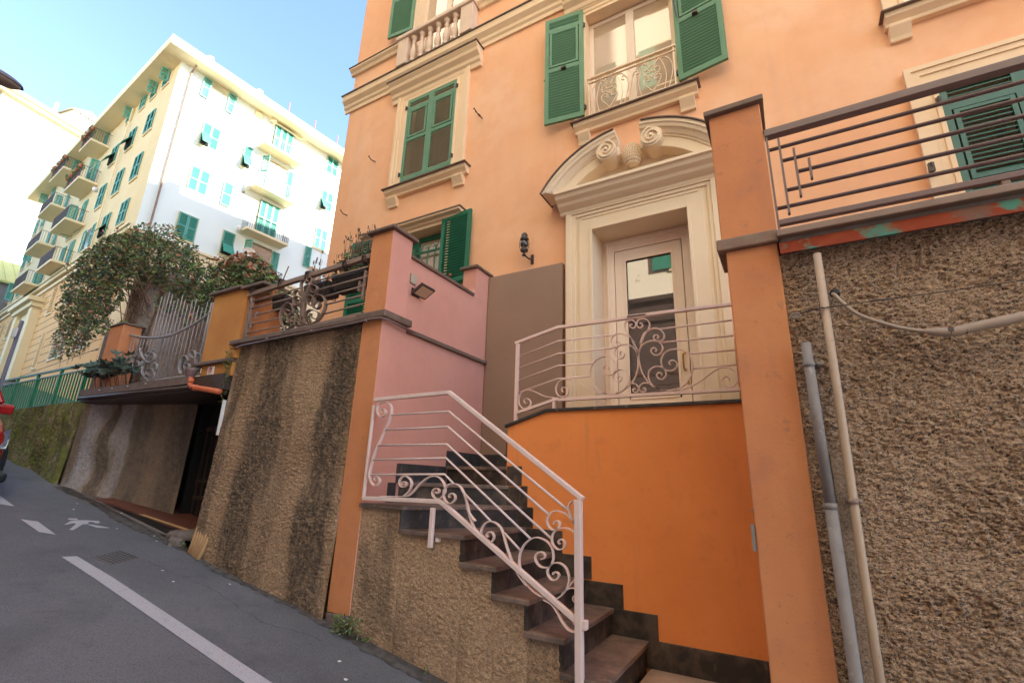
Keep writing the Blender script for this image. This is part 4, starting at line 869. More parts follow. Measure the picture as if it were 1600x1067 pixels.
# wall lantern
t = thing('wall_lantern', 'small dark ship-style wall lantern left of the door surround', 'wall lantern', (-2.55, YF, 2.65))
m = MB().box(-2.535, -2.50, YF-.02, YF-.001, 2.60, 2.72); m.tube([(-2.517, YF-.02, 2.65), (-2.53, YF-.09, 2.64), (-2.56, YF-.13, 2.67)], .010, 6); build(m, 'bracket', 'iron', t)
c = (-2.565, YF-.14, 2.66)
build(MB().lathe([(.001, 0), (.03, .005), (.012, .03), (.012, .045), (.045, .06), (.05, .085), (.035, .10), (.035, .115)], c, 12), 'base', 'iron', t, smooth=True)
build(MB().lathe([(.035, .115), (.05, .14), (.052, .17), (.038, .205)], c, 14), 'lens', 'car_glass', t, smooth=True)
build(MB().lathe([(.038, .205), (.052, .215), (.052, .235), (.038, .25), (.042, .275), (.03, .30), (.012, .31), (.001, .325)], c, 12), 'cap', 'iron', t, smooth=True)
m = MB()
for k in range(4): a = k*math.pi/2+.4; m.tube([(c[0]+.055*math.cos(a), c[1]+.055*math.sin(a), c[2]+.10), (c[0]+.06*math.cos(a), c[1]+.06*math.sin(a), c[2]+.17), (c[0]+.05*math.cos(a), c[1]+.05*math.sin(a), c[2]+.23)], .004, 5)
build(m, 'cage', 'iron', t)
# ================================================================ RAILINGS
def rail_bar(m, pts, y, w, h):   # rectangular bar along an x-z polyline, w deep, h high
    m.ribbon(pts, y-w/2, y+w/2, h)
LY = 3.95
t = thing('landing_railing', 'pinkish white wrought-iron railing with scrolls in front of the front door', 'railing', (-1.2, LY, .65))
m = MB()
for l in LAND_RAILS[::2]: rail_bar(m, pairs(l), LY, .038, .028)
build(m, 'handrail', 'rail_white', t, bev=.003)
m = MB()
for l in LAND_RAILS[1::2]: rail_bar(m, pairs(l), LY, .034, .028)
build(m, 'bottom_rail', 'rail_white', t, bev=.003)
build(bx(-2.232, -2.20, LY-.016, LY+.016, .52, 1.325), 'post', 'rail_white', t, bev=.003)
build(bx(-1.835, -1.81, LY-.014, LY+.014, .65, .76), 'post', 'rail_white', t, bev=.003)
build(bx(-.262, -.246, LY-.014, LY+.014, .70, 1.36), 'post', 'rail_white', t, bev=.003)
for l in LAND_BARS:
    m = MB(); m.tube([(a, LY, b) for a, b in pairs(l)], .0078, 8); build(m, 'bar', 'rail_white', t, smooth=True)
for l in LAND_SC:
    m = MB(); m.ribbon(spline(pairs(l), 4), LY-.012, LY+.012, .008); build(m, 'scroll', 'rail_white', t, smooth=False)
SY = 2.955
t = thing('stair_railing', 'white painted iron stair railing with scrolls bending down the street staircase', 'railing', (-1.9, SY, -1.1))
m = MB(); rail_bar(m, pairs(STAIR_RAILS[0]), SY, .042, .030); build(m, 'handrail', 'rail_stair', t, bev=.004)
m = MB(); rail_bar(m, pairs(STAIR_RAILS[1]), SY, .036, .032); build(m, 'bottom_rail', 'rail_stair', t, bev=.004)
for l in STAIR_BARS:
    m = MB(); m.tube([(a, SY, b) for a, b in pairs(l)], .008, 8); build(m, 'bar', 'rail_stair', t, smooth=True)
for l in STAIR_SC:
    m = MB(); m.ribbon(spline(pairs(l), 4), SY-.014, SY+.014, .0065); build(m, 'scroll', 'rail_stair', t)
POST_X, POST_Z = (-1.215, -1.172), (-1.45, -.085)
build(bx(POST_X[0], POST_X[1], SY-.024, SY+.024, POST_Z[0], POST_Z[1]), 'post', 'rail_stair', t, bev=.004)
build(bx(POST_X[1]-.002, POST_X[1]+.03, SY-.02, SY+.02, -.80, -.75), 'lock_plate', 'rail_stair', t, bev=.004)
build(bx(-2.345, -2.315, SY-.018, SY+.014, -.46, -.19), 'post', 'rail_stair', t, bev=.003)
build(bx(-3.055, -3.035, SY-.012, SY+.012, -.16, .60), 'post', 'rail_stair', t, bev=.003)
build(bx(-2.30, -2.275, SY+.014, SY+.05, -.42, -.36), 'anchor_plate', 'rail_stair', t)
BY = 3.0
t = thing('balcony_railing', 'taupe iron balcony railing with scrolls above the stained wall', 'railing', (-4.3, BY, 1.45))
m = MB(); rail_bar(m, pairs(BALC_RAILS[0]), BY+.01, .045, .05); build(m, 'handrail', 'rail_taupe', t, bev=.004)
m = MB(); rail_bar(m, pairs(BALC_RAILS[1]), BY+.01, .045, .035); build(m, 'bottom_rail', 'rail_taupe', t, bev=.004)
m = MB(); rail_bar(m, pairs(BALC_RAILS[2]), BY+.01, .02, .022); build(m, 'post', 'rail_taupe', t)
for i, l in enumerate(BALC_BARS):
    m = MB()
    if i < 10: m.tube([(a, BY, b) for a, b in pairs(l)], .009, 8)
    else: m.ribbon(pairs(l), BY-.018, BY+.018, .012)
    build(m, 'bar', 'rail_taupe', t, smooth=i < 10)
for l in BALC_SC:
    m = MB(); m.ribbon(spline(pairs(l), 4), BY-.02, BY+.02, .007); build(m, 'scroll', 'rail_taupe', t)
m = MB()
for x in (-5.22, -4.72, -4.27, -3.70, -3.43): m.ribbon([(x-.02, 2.01), (x-.022, 2.07+.02), (x+.015, 2.095), (x+.02, 2.03)], BY-.03, BY+.05, .006)
build(m, 'hook', 'iron', t)
RY = 3.02
t = thing('terrace_railing', 'mauve-brown tubular railing of the right roof terrace', 'railing', (1.5, RY, 1.5))
X9 = 4.6
build(bx(.078, X9, RY-.03, RY+.03, 2.165, 2.215), 'handrail', 'rail_brown', t, bev=.004)
build(bx(.09, X9, RY-.02, RY+.02, 1.535, 1.57), 'bottom_rail', 'rail_brown', t, bev=.004)
for a, z in ((.085, 2.075), (.15, 1.975), (.225, 1.875), (.155, 1.765), (.09, 1.655)):
    build(MB().tube([(a, RY, z), (X9, RY, z+.004)], .012, 10), 'bar', 'rail_brown', t, smooth=True)
for x, a, b in ((.088, 1.50, 2.165), (.152, 1.60, 2.135), (.224, 1.70, 2.035), (.293, 1.80, 1.94)):
    build(bx(x-.006, x+.006, RY-.02, RY+.012, a, b), 'upright', 'rail_brown', t)
for x in (1.09, 2.5, 4.0): build(bx(x-.018, x+.018, RY-.012, RY+.03, 1.478, 1.55), 'foot', 'rail_taupe', t, bev=.004)
GY = 3.10
t = thing('iron_gate', 'grey wrought-iron gate with dipping top bar on the garage roof slab', 'gate', (-7.2, GY, 1.12))
cur = spline([(-8.33, 1.93), (-7.93, 1.845), (-7.4, 1.78), (-6.98, 1.79), (-6.55, 1.87), (-6.25, 1.97)], 6)
m = MB(); m.tube([(p.x, GY, p.y) for p in cur], .017, 8); m.tube([(-8.30, GY, 1.16), (-6.15, GY, 1.16)], .015, 8); build(m, 'frame_bar', 'gate_grey', t, smooth=True)
def topz(x):
    for a, b in zip(cur, cur[1:]):
        if a.x <= x <= b.x: return a.y+(b.y-a.y)*(x-a.x)/(b.x-a.x)
    return 1.9
for k in range(22):
    x = -8.25+k*.098
    zz = topz(x) if (k < 6) else max(topz(x), 2.42-(x+7.5)*.30+.06*math.sin(k*1.7))
    if 1 < k < 6: zb = 1.62
    elif k > 17: zb = 1.5
    else: zb = 1.16
    build(MB().tube([(x, GY, zb), (x+.01, GY, zz)], .006, 6), 'bar', 'gate_grey', t, smooth=True)
for l in GATE_SC:
    m = MB(); m.ribbon(spline(pairs(l), 4), GY-.018, GY+.018, .012); build(m, 'scroll', 'gate_grey', t)
m = MB()
for x in (-6.28, -6.22): m.tube([(x, GY, 1.16), (x+.01, GY, 2.1)], .014, 7)
build(m, 'gate_post', 'gate_grey', t, smooth=True)
# green street fence
FY = 3.08
t = thing('green_fence', 'green metal street fence with close vertical bars on the mossy wall', 'fence', (-12, FY, .96))
xa, xb = -17.3, -9.02
build(bx(xa, xb, FY-.02, FY+.02, 1.575, 1.605), 'handrail', 'fence_green', t); build(bx(xa, xb, FY-.016, FY+.016, 1.485, 1.505), 'top_rail', 'fence_green', t); build(bx(xa, xb, FY-.016, FY+.016, .975, 1.0), 'bottom_rail', 'fence_green', t)
x = xb-.02; k = 0; L = []
while x > xa and k < 80:
    L.append(x); x -= .112; k += 1
b0 = build(MB().box(-.006, .006, -.010, .010, 0, .49), 'bar', 'fence_dark', t, local=True)
for i, x in enumerate(L):
    o = b0 if i == 0 else b0.copy()
    if i: S.collection.objects.link(o)
    o.parent = t; o.location = Vector((x, FY, .998))-t.location; o.rotation_euler.z = R(0)
for k in range(9):
    x = xb-.42-k*.98; build(MB().box(x-.02, x+.02, FY-.02, FY+.02, .93, 1.60), 'fence_post', 'fence_green', t)
# ================================================================ FAR BUILDINGS
C0 = Vector((-30.28, 10.15)); E1 = Vector((.0828, .9966)); D1 = Vector((-.9966, .0828)); OUTE = Vector((.9966, -.0828)); OUTD = Vector((-.0828, -.9966))
class Face:
    def __init__(s, c, d, out): s.c, s.d, s.o = c, d, out
    def __call__(s, u, w, z): p = s.c+s.d*u+s.o*w; return (p.x, p.y, z)
FE, FD = Face(C0, E1, OUTE), Face(C0, D1, OUTD)
def fbox(m, F, u0, u1, w0, w1, z0, z1, mi=0):
    return m.box(u0, u1, w0, w1, z0, z1, mi, T=F)
B = thing('apartment_block', 'large cream and white apartment block with green shutters and balconies up the street', 'building', (-30.3, 10.2, 4))
m = MB(); LE, LD = 14.5, 29.5
c = [C0, C0+E1*LE, C0+E1*LE+D1*LD, C0+D1*LD]
n = 4; vs = [(p.x, p.y, 2) for p in c]+[(p.x, p.y, 24.9) for p in c]
m.add(vs, [(0, 1, 5, 4)], 0).add(vs, [(3, 0, 4, 7), (1, 2, 6, 5), (2, 3, 7, 6)], 1)
build(m, 'wall', ['bg_white', 'bg_cream'], B)
m = MB(); fbox(m, FD, -.02, LD, .005, .06, 2.2, 12.7); build(m, 'ground_storey', 'bg_ochre', B)
m = MB(); fbox(m, FE, .02, LE, .005, .05, 2.2, 12.7); build(m, 'ground_storey', 'bg_trim', B)
m = MB(); fbox(m, FD, -.2, LD, .06, .25, 12.75, 13.0); fbox(m, FD, -.2, LD, .06, .35, 13.0, 13.12); fbox(m, FD, -.1, LD, .06, .16, 12.3, 12.5); build(m, 'string_course', 'bg_trim', B)
m = MB(); fbox(m, FE, 0, LE, .05, .16, 12.75, 12.9); build(m, 'string_course', 'bg_trim', B)
# overhanging eaves
m = MB(); cc = [C0+OUTE*1.0+OUTD*1.0, C0+E1*(LE+1)+OUTE*1.0, C0+E1*(LE+1)+D1*(LD+1), C0+D1*(LD+1)+OUTD*1.0]
vs = [(p.x, p.y, 24.55) for p in cc]+[(p.x, p.y, 25.15) for p in cc]; m.add(vs, [(3, 2, 1, 0), (4, 5, 6, 7), (0, 1, 5, 4), (1, 2, 6, 5), (2, 3, 7, 6), (3, 0, 4, 7)])
build(m, 'eaves', 'bg_trim', B); rf = build(MB().prism([(p.x, p.y) for p in [C0+E1+D1, C0+E1*(LE-1)+D1, C0+E1*(LE-1)+D1*(LD-1), C0+E1+D1*(LD-1)]], 25.16, 25.5, 'z'), 'roof', 'roof', B)
for (u, s) in ((1.0, 1.0), (4.4, .9)):
    m = MB(); fbox(m, FE, u, u+1.6, -1.6, -.4, 25.16, 25.75); p = FE(u+.7, -1.0, 25.7); m.lathe([(.16, 0), (.16, .9), (.24, .95), (.24, 1.2), (.05, 1.3)], p, 10); build(m, 'chimney', 'bg_trim', rf)
m = MB()
for u in (6.5, 8.6, 10.6, 12.7): p = FE(u, .85, 25.15); m.tube([p, (p[0], p[1], p[2]+.9)], .03, 5)
build(m, 'antenna', 'sign_red', rf)
def far_shutter(name, w, h, ang=0):
    m = MB(); f = .07
    m.box(0, f, 0, .05, 0, h, 1).box(w-f, w, 0, .05, 0, h, 1).box(f, w-f, 0, .05, 0, f, 1).box(f, w-f, 0, .05, h-f, h, 1).box(f, w-f, 0, .05, h*.5-.04, h*.5+.04, 1)
    n = int((h-2*f)/.11)
    for k in range(n): z = f+(k+.5)*(h-2*f)/n; m.add([(f, .01, z-.045), (w-f, .01, z-.045), (w-f, .045, z+.05), (f, .045, z+.05)], [(0, 1, 2, 3)])
    me = bpy.data.meshes.new(name); me.from_pydata(m.v, [], m.f)
    me.materials.append(mt['shutter_far']); me.materials.append(mt['frame_far']); me.polygons.foreach_set('material_index', m.m); me.update()
    return me
CACHE = {}
def add_sh(par, F, u, w, z, wd, h, turn=0):
    k = (wd, h)
    if k not in CACHE: CACHE[k] = far_shutter('shutter', wd, h)
    o = bpy.data.objects.new('shutter', CACHE[k]); S.collection.objects.link(o); o.parent = par
    p = Vector(F(u, w, z)); a = math.atan2(F.d.y, F.d.x)
    # local +x along the face, -y outward
    dv = Vector((math.cos(a+math.pi/2), math.sin(a+math.pi/2)))
    flip = dv.dot(F.o) > 0
    o.location = p-origin(par); o.rotation_euler.z = a+turn; o.scale = (1, -1 if flip else 1, 1); return o
def far_window(F, u0, u1, z0, z1, mode='closed', tilt=None, drop=.06):
    m = MB(); fbox(m, F, u0-.07, u1+.07, .0, drop+.02, z0-.12, z0-.02)
    fbox(m, F, u0-.05, u1+.05, .0, .035, z0-.02, z1+.05); w = build(m, 'window', 'bg_trim', B)
    m = MB(); fbox(m, F, u0, u1, .036, .05, z0, z1); build(m, 'pane', 'pane_far', w)
    h = z1-z0; wd = round((u1-u0)/2-.01, 2)
    if mode == 'closed':
        add_sh(w, F, u0+.005, .11, z0, wd, round(h, 2)); add_sh(w, F, u0+(u1-u0)/2+.005, .11, z0, wd, round(h, 2))
    elif mode == 'open':
        add_sh(w, F, u0-wd-.04, .13, z0, wd, round(h, 2)); add_sh(w, F, u1+.04, .13, z0, wd, round(h, 2))
    elif mode == 'one':
        add_sh(w, F, u0, .11, z0, round(u1-u0, 2), round(h, 2))
    elif mode == 'ajar':
        add_sh(w, F, u0, .11, z0, wd, round(h, 2), turn=(-1 if F is FD else -1)*R(75)*(1 if F is FE else -1)); add_sh(w, F, u1-wd, .11, z0, wd, round(h, 2))
    if tilt:
        # lower shutter flap pushed outward
        o = MB(); ua, ub = tilt
        p = [F(ua, .14, z0+.5*h), F(ub, .14, z0+.5*h), F(ub, .55, z0+.06), F(ua, .55, z0+.06)]
        q = [(a, b, c-.05) for a, b, c in p]; o.add(p+q, [(0, 1, 2, 3), (7, 6, 5, 4), (0, 4, 5, 1), (2, 6, 7, 3), (1, 5, 6, 2), (0, 3, 7, 4)])
        build(o, 'flap', 'shutter_far', w)
        o = MB(); fbox(o, F, ua+.02, ub-.02, .115, .18, z0+.02, z0+.48*h); build(o, 'opening', 'dark', w)
    return w
def balcony(F, u0, u1, z, depth, rail=.95, plants=False):
    m = MB(); fbox(m, F, u0, u1, .0, depth, z, z+.16); b = build(m, 'balcony', 'bg_trim', B)
    m = MB()
    for w_ in (depth-.04,): fbox(m, F, u0+.02, u1-.02, w_-.02, w_+.015, z+.16+rail-.03, z+.16+rail)
    for uu in (u0+.02, u1-.05): fbox(m, F, uu, uu+.03, .02, depth-.03, z+.16+rail-.03, z+.16+rail)
    k = int((u1-u0)/.13)
    for i in range(k+1): uu = u0+.03+(u1-u0-.06)*i/k; p = F(uu, depth-.04, z+.16); m.tube([p, (p[0], p[1], z+.16+rail-.02)], .012, 4, cap=False)
    for uu in (u0+.035, u1-.035):
        for i in range(1, 8): p = F(uu, depth*i/8, z+.16); m.tube([p, (p[0], p[1], z+.16+rail-.02)], .012, 4, cap=False)
    build(m, 'railing', 'iron', b)
    if plants:
        rs = random.Random(int(z*10))
        for i in range(9): uu = u0+.2+i*(u1-u0-.4)/8; p = F(uu, depth-.10 if i % 2 else depth+.05, z+.16+(.0 if i % 2 else .75)); build(MB().lathe([(.08, 0), (.12, .18), (.12, .2), (.02, .2)], p, 8), 'flower_pot', 'terracotta', b)
        
        for uu in (u0+.5, (u0+u1)/2, u1-.6): m = MB(); leafcloud(m, [(F(uu, depth, z+1.1), (.30, .24, .24), 80)], rs, .15, 1); build(m, 'plant', 'leaf_mid', b)
    return b
def leafcloud(m, blobs, rs, size, nm, weights=None, shell=.0, hang=0.0):
    for (c, r, n) in blobs:
        for _ in range(n):
            while True:
                d = Vector((rs.uniform(-1, 1), rs.uniform(-1, 1), rs.uniform(-1, 1)))
                if .05 < d.length < 1: break
            if shell: d = d.normalized()*(shell+(1-shell)*d.length**.6)
            p = Vector((c[0]+d.x*r[0], c[1]+d.y*r[1], c[2]+d.z*r[2]))
            a = Vector((rs.gauss(0, 1), rs.gauss(0, 1), rs.gauss(0, .7)-hang)).normalized(); b = a.orthogonal().normalized(); b = (b*math.cos(rs.uniform(0, 6.28))+a.cross(b)*math.sin(rs.uniform(0, 6.28)))
            s = size*rs.uniform(.6, 1.25); nn = a.cross(b)*s*.12
            mi = rs.choices(range(nm), weights)[0] if weights else rs.randrange(nm)
            m.add([p-a*s*.5, p-a*s*.1+b*s*.27+nn, p+a*s*.28+b*s*.2+nn, p+a*s*.55, p+a*s*.28-b*s*.2+nn, p-a*s*.1-b*s*.27+nn], [(0, 1, 2, 3), (0, 3, 4, 5)], mi)
# white sunlit face
rows = [(23.0, 24.45), (19.8, 21.4), (16.5, 18.15), (13.3, 14.9)]
for i, (a, b) in enumerate(rows):
    if i == 0: far_window(FE, 1.85, 2.85, a, b, 'open'); far_window(FE, 4.75, 5.2, a+.1, b, 'none'); 
    elif i == 1: far_window(FE, 1.9, 2.95, a, b, 'closed', tilt=(1.92, 2.42)); far_window(FE, 4.5, 5.05, a, b, 'one', tilt=(4.52, 5.03))
    elif i == 2: far_window(FE, 1.85, 2.95, a, b, 'closed'); far_window(FE, 4.45, 5.1, a, b, 'none'); add_sh(B, FE, 3.80, .10, a, .6, round(b-a, 2))
    else: far_window(FE, 1.85, 2.9, a, b, 'closed'); far_window(FE, 4.4, 5.1, a, b, 'one', tilt=(4.42, 5.08))
    far_window(FE, 10.5, 11.5, a, b, ('closed', 'closed', 'closed', 'none')[i], tilt=((10.52, 11.0) if i == 1 else None))
    far_window(FE, 12.6, 13.6, a, b, 'closed')
    if i == 3: add_sh(B, FE, 9.95, .10, a+1.4, .5, 1.6)
    far_window(FE, 6.2, 7.6, a-.9, b, 'none'); o = [add_sh(B, FE, 6.22+k*.46, .14, a-.85, .44, round(b-a+.8, 2)) for k in (0, 1, 2)] if i in (0, 2) else [add_sh(B, FE, 5.75, .12, a-.85, .5, round(b-a+.8, 2), turn=R(-60)), add_sh(B, FE, 7.65, .12, a-.85, .5, round(b-a+.8, 2))]
for z in (21.75, 18.45, 15.2, 12.0): balcony(FE, 5.3, 8.15, z, 1.0)
m = MB(); fbox(m, FE, 5.7, 8.1, .15, .24, 24.25, 24.35); 
for u in (5.75, 8.05):
    p, q = FE(u, .2, 24.3), FE(u, 1.1, 23.8); r_ = FE(u, .2, 23.5); m.tube([p, q, r_], .03, 5)
build(m, 'awning_frame', 'bg_trim', B)
m = MB(); p = FE(.62, .10, 12.9); m.tube([(p[0], p[1], 5.8), (p[0], p[1], 24.2), FE(.66, .5, 24.5)], .06, 6); build(m, 'downpipe', 'copper_brown', B)
for z in (15.1, 18.3): p = FE(5.15, .25, z); build(MB().lathe([(.001, 0), (.12, .05), (.14, .25), (.10, .4), (.001, .42)], p, 8), 'boiler_flue', 'sign_white', B, smooth=True)
# shaded street face
for i, (a, b) in enumerate(((23.6, 24.5), (20.5, 21.95), (17.05, 18.75), (13.95, 15.5))):
    us = ((1.3, 2.2), (3.2, 4.1), (5.0, 5.9), (7.4, 8.2)) if i == 0 else ((2.1, 3.3), (5.1, 6.3), (8.2, 9.4))
    for j, (u0, u1) in enumerate(us):
        mode = 'ajar' if (i == 0 and j != 2) else 'closed'
        if i == 3 and j == 2: mode = 'open'
        far_window(FD, u0, u1, a, b, mode, tilt=((u0+.1, u1-.1) if (i, j) in ((1, 1), (1, 2), (3, 1)) else None))
    for (u0, u1) in ((11.9, 12.9), (13.8, 14.8), (18.4, 19.2), (20.6, 21.4), (25.2, 26.2), (27.6, 28.5)):
        far_window(FD, u0, u1, a-(.8 if u0 < 22 else 0), b, 'closed' if (i+int(u0)) % 3 else 'ajar')
balcony(FD, 11.0, 13.6, 22.75, 1.1, plants=True); balcony(FD, 10.9, 14.3, 19.55, 1.1, plants=True); balcony(FD, 10.9, 14.5, 16.3, 1.1); balcony(FD, 11.0, 14.6, 13.2, 1.1)
for z in (22.9, 19.6, 16.3, 13.0): balcony(FD, 17.4, 21.2, z, 1.1, plants=(z > 22))
m = MB(); p = FD(7.2, .12, 12.9); m.tube([p, (p[0], p[1], 24.4)], .05, 6); build(m, 'downpipe', 'bg_trim', B)
p = FD(9.6, .3, 18.4); build(MB().lathe([(.001, 0), (.16, .05), (.16, .3), (.001, .34)], p, 10), 'wall_lamp', 'sign_white', B, smooth=True)
# commercial ground storey: barred windows, mullions, rustication grooves, portal
for u0, u1, z0, z1 in ((7.0, 9.6, 10.1, 12.0), (12.2, 13.3, 10.1, 12.1), (15.2, 16.3, 11.0, 12.1), (22.6, 25.0, 10.0, 11.7), (6.3, 9.2, 6.4, 8.4), (2.2, 4.6, 6.4, 8.4), (11.6, 12.4, 6.2, 8.6), (2.2, 4.6, 10.1, 12.0), (26.3, 27.6, 10, 11.7), (22.8, 25.4, 6.4, 8.3)):
    m = MB(); fbox(m, FD, u0-.1, u1+.1, .06, .13, z0-.1, z0-.001); fbox(m, FD, u0-.1, u0, .06, .12, z0, z1); fbox(m, FD, u1, u1+.1, .06, .12, z0, z1); w = build(m, 'window', 'bg_trim', B)
    m = MB(); fbox(m, FD, u0, u1, .061, .07, z0, z1); build(m, 'pane', 'pane_far', w)
    m = MB(); k = int((z1-z0)/.2)
    for i in range(1, k): fbox(m, FD, u0, u1, .08, .10, z0+i*.2, z0+i*.2+.05)
    for uu in (u0+(u1-u0)/3, u0+2*(u1-u0)/3): fbox(m, FD, uu-.03, uu+.03, .075, .11, z0, z1)
    build(m, 'grille', 'bg_ochre', w)
m = MB()
for k in range(13): fbox(m, FD, 0, LD, .0605, .066, 5.95+k*.52, 5.985+k*.52)
build(m, 'groove', 'opp_dark', B)
m = MB()
fbox(m, FD, 15.4, 16.3, .06, .55, 5.7, 11.0); fbox(m, FD, 19.6, 20.5, .06, .55, 5.7, 11.0); fbox(m, FD, 15.2, 20.7, .06, .7, 11.0, 11.35); fbox(m, FD, 15.0, 20.9, .06, .95, 11.35, 11.65); fbox(m, FD, 16.3, 19.6, .06, .3, 10.3, 11.0)
build(m, 'portal', 'bg_trim', B)
m = MB(); fbox(m, FD, 16.9, 19.0, .062, .1, 5.8, 10.0); build(m, 'portal_door', 'opp_dark', B)
# satellite dish on a balcony of the white face
p = Vector(FE(5.6, 1.2, 13.6)); m = MB(); q = [(p.x+.25*0, p.y, p.z)]
n = 14; dirv = Vector((.8, -.5, .35)).normalized(); a = dirv.orthogonal().normalized(); b = dirv.cross(a); vs = []
for r, h in ((0, -.12), (.2, -.09), (.38, 0)):
    for k in range(n): vs.append(p+(a*math.cos(2*math.pi*k/n)+b*math.sin(2*math.pi*k/n))*max(r, .001)+dirv*h)
m.add(vs, [(i*n+k, i*n+(k+1) % n, (i+1)*n+(k+1) % n, (i+1)*n+k) for i in range(2) for k in range(n)]).tube([p-dirv*.12, p-dirv*.3-Vector((0, 0, .5))], .03, 6)
build(m, 'satellite_dish', 'bg_far', B)
# white building further up the hill
C2 = Vector((-69.4, 8.9)); E2 = Vector((-.20, .98)).normalized(); D2 = Vector((-.98, -.20)).normalized(); O2 = Vector((E2.y, -E2.x)); O2d = Vector((D2.y*1, -D2.x*1))
if O2d.y > 0: O2d = -O2d
G = thing('hillside_building', 'tall sunlit white building with roof dormer further up the hill', 'building', (-69.4, 8.9, 8))
F2 = Face(C2, E2, O2); F3 = Face(C2, D2, O2d)
c = [C2, C2+E2*34, C2+E2*34+D2*25, C2+D2*25]; vs = [(p.x, p.y, 4) for p in c]+[(p.x, p.y, 38.6) for p in c]
build(MB().add(vs, [(0, 1, 5, 4), (3, 0, 4, 7), (1, 2, 6, 5), (2, 3, 7, 6)]), 'wall', 'bg_far', G)
c = [C2+O2*.9+O2d*.9, C2+E2*35+O2*.9, C2+E2*35+D2*26, C2+D2*26+O2d*.9]
for z0, z1, k in ((38.6, 38.9, .7), (38.9, 39.3, 1.0)):
    c = [C2+O2*k+O2d*k, C2+E2*35+O2*k, C2+E2*35+D2*26, C2+D2*26+O2d*k]
    build(MB().prism([(p.x, p.y) for p in c], z0, z1, 'z'), 'cornice', 'bg_trim', G)
rf = build(MB().prism([(p.x, p.y) for p in [C2+E2*1+D2*1, C2+E2*34+D2*1, C2+E2*34+D2*24, C2+E2+D2*24]], 39.3, 40.3, 'z'), 'roof', 'bg_trim', G)
m = MB(); fbox(m, F2, 6.3, 9.6, -4, -.8, 40.3, 42.0); P = lambda u, w, z: F2(u, w, z)
m.add([P(6.0, -.6, 42), P(7.95, -.6, 43), P(9.9, -.6, 42), P(6.0, -4, 42), P(7.95, -4, 43), P(9.9, -4, 42)], [(0, 1, 4, 3), (1, 2, 5, 4), (0, 2, 1), (3, 4, 5)]); dm_ = build(m, 'dormer', 'bg_far', rf)
m = MB(); fbox(m, F2, 5.0, 5.3, -2, -1.7, 40.3, 42.2); build(m, 'chimney', 'bg_far', rf)
for j in range(6):
    for u in (3.4, 8.2, 13):
        z = 34.8-j*5.0; m = MB(); fbox(m, F2, u-.1, u+1.5, 0, .10, z-.15, z+2.4); w = build(m, 'window', 'bg_trim', G)
        m = MB(); fbox(m, F2, u, u+1.4, .101, .13, z, z+2.2); build(m, 'pane', 'pane_far', w)
        m = MB()
        for k in range(1, 3): fbox(m, F2, u+1.4*k/3-.04, u+1.4*k/3+.04, .12, .16, z, z+2.2)
        for k in range(1, 4): fbox(m, F2, u, u+1.4, .12, .155, z+2.2*k/4-.04, z+2.2*k/4+.04)
        build(m, 'glazing_bar', 'bg_far', w)
# low building with a yellow-green roof between them
H = thing('green_roofed_house', 'low grey house with a yellow-green metal roof beyond the apartment block', 'house', (-62, 11, 9))
Fh = Face(Vector((-62, 8.2)), Vector((.1, .995)).normalized(), Vector((.995, -.1)).normalized())
m = MB(); fbox(m, Fh, -3, 6.5, -8, 0, 6, 16.4); build(m, 'wall', 'bg_grey', H)
m = MB(); m.add([Fh(-3.4, .5, 16.2), Fh(6.6, .5, 16.2), Fh(6.6, -7, 20.2), Fh(-3.4, -7, 20.2), Fh(-3.4, .5, 16.4), Fh(6.6, .5, 16.4), Fh(6.6, -7, 20.4), Fh(-3.4, -7, 20.4)], [(0, 1, 2, 3), (7, 6, 5, 4), (0, 4, 5, 1), (1, 5, 6, 2), (0, 3, 7, 4)])
for k in range(14): a = Fh(-3.3+k*.75, .5, 16.42); b = Fh(-3.3+k*.75, -7, 20.42); m.tube([a, b], .05, 4)
build(m, 'roof', 'roof_green', H)
m = MB()
for u in (-1.5, 1.5, 4.5): fbox(m, Fh, u, u+1.3, 0, .06, 11.5, 14.5)
build(m, 'window', 'pane_far', H)
# ---------------------------------------------------------------- building across the street (seen in the glass)
O = thing('opposite_building', 'cream building with green shutters across the street, reflected in the door glass', 'building', (-2, -5, -1.5))
OT = 28.5  # unseen height and length shaped for the sunlight bounced onto the facade
build(MB().box(-40, 9, -15, -5, 5.9, OT), 'wall', 'opp', O); build(MB().box(-40, 9, -15, -4.95, -6, 5.9), 'base_storey', 'opp_dark', O)
build(MB().box(-40, 9, -5.1, -4.80, 5.9, 6.05).box(-40, 9, -5.1, -4.86, 5.2, 5.3), 'string_course', 'iron', O)
build(MB().box(-41, 10, -16, -4.3, OT, OT+.4), 'eaves', 'bg_trim', O)
for j in range(4):
    for i in range(12):
        x = -32.9+i*3.35; z = 7.0+j*3.6
        w = build(MB().box(x-.1, x+1.3, -4.995, -4.95, z-.1, z+1.9), 'window', 'bg_trim', O); build(MB().box(x, x+1.2, -4.949, -4.93, z, z+1.8), 'pane', 'dark', w)
        for s in (x-.62, x+1.22): build(MB().box(s, s+.6, -4.96, -4.91, z, z+1.8), 'shutter', 'shutter_far', w)
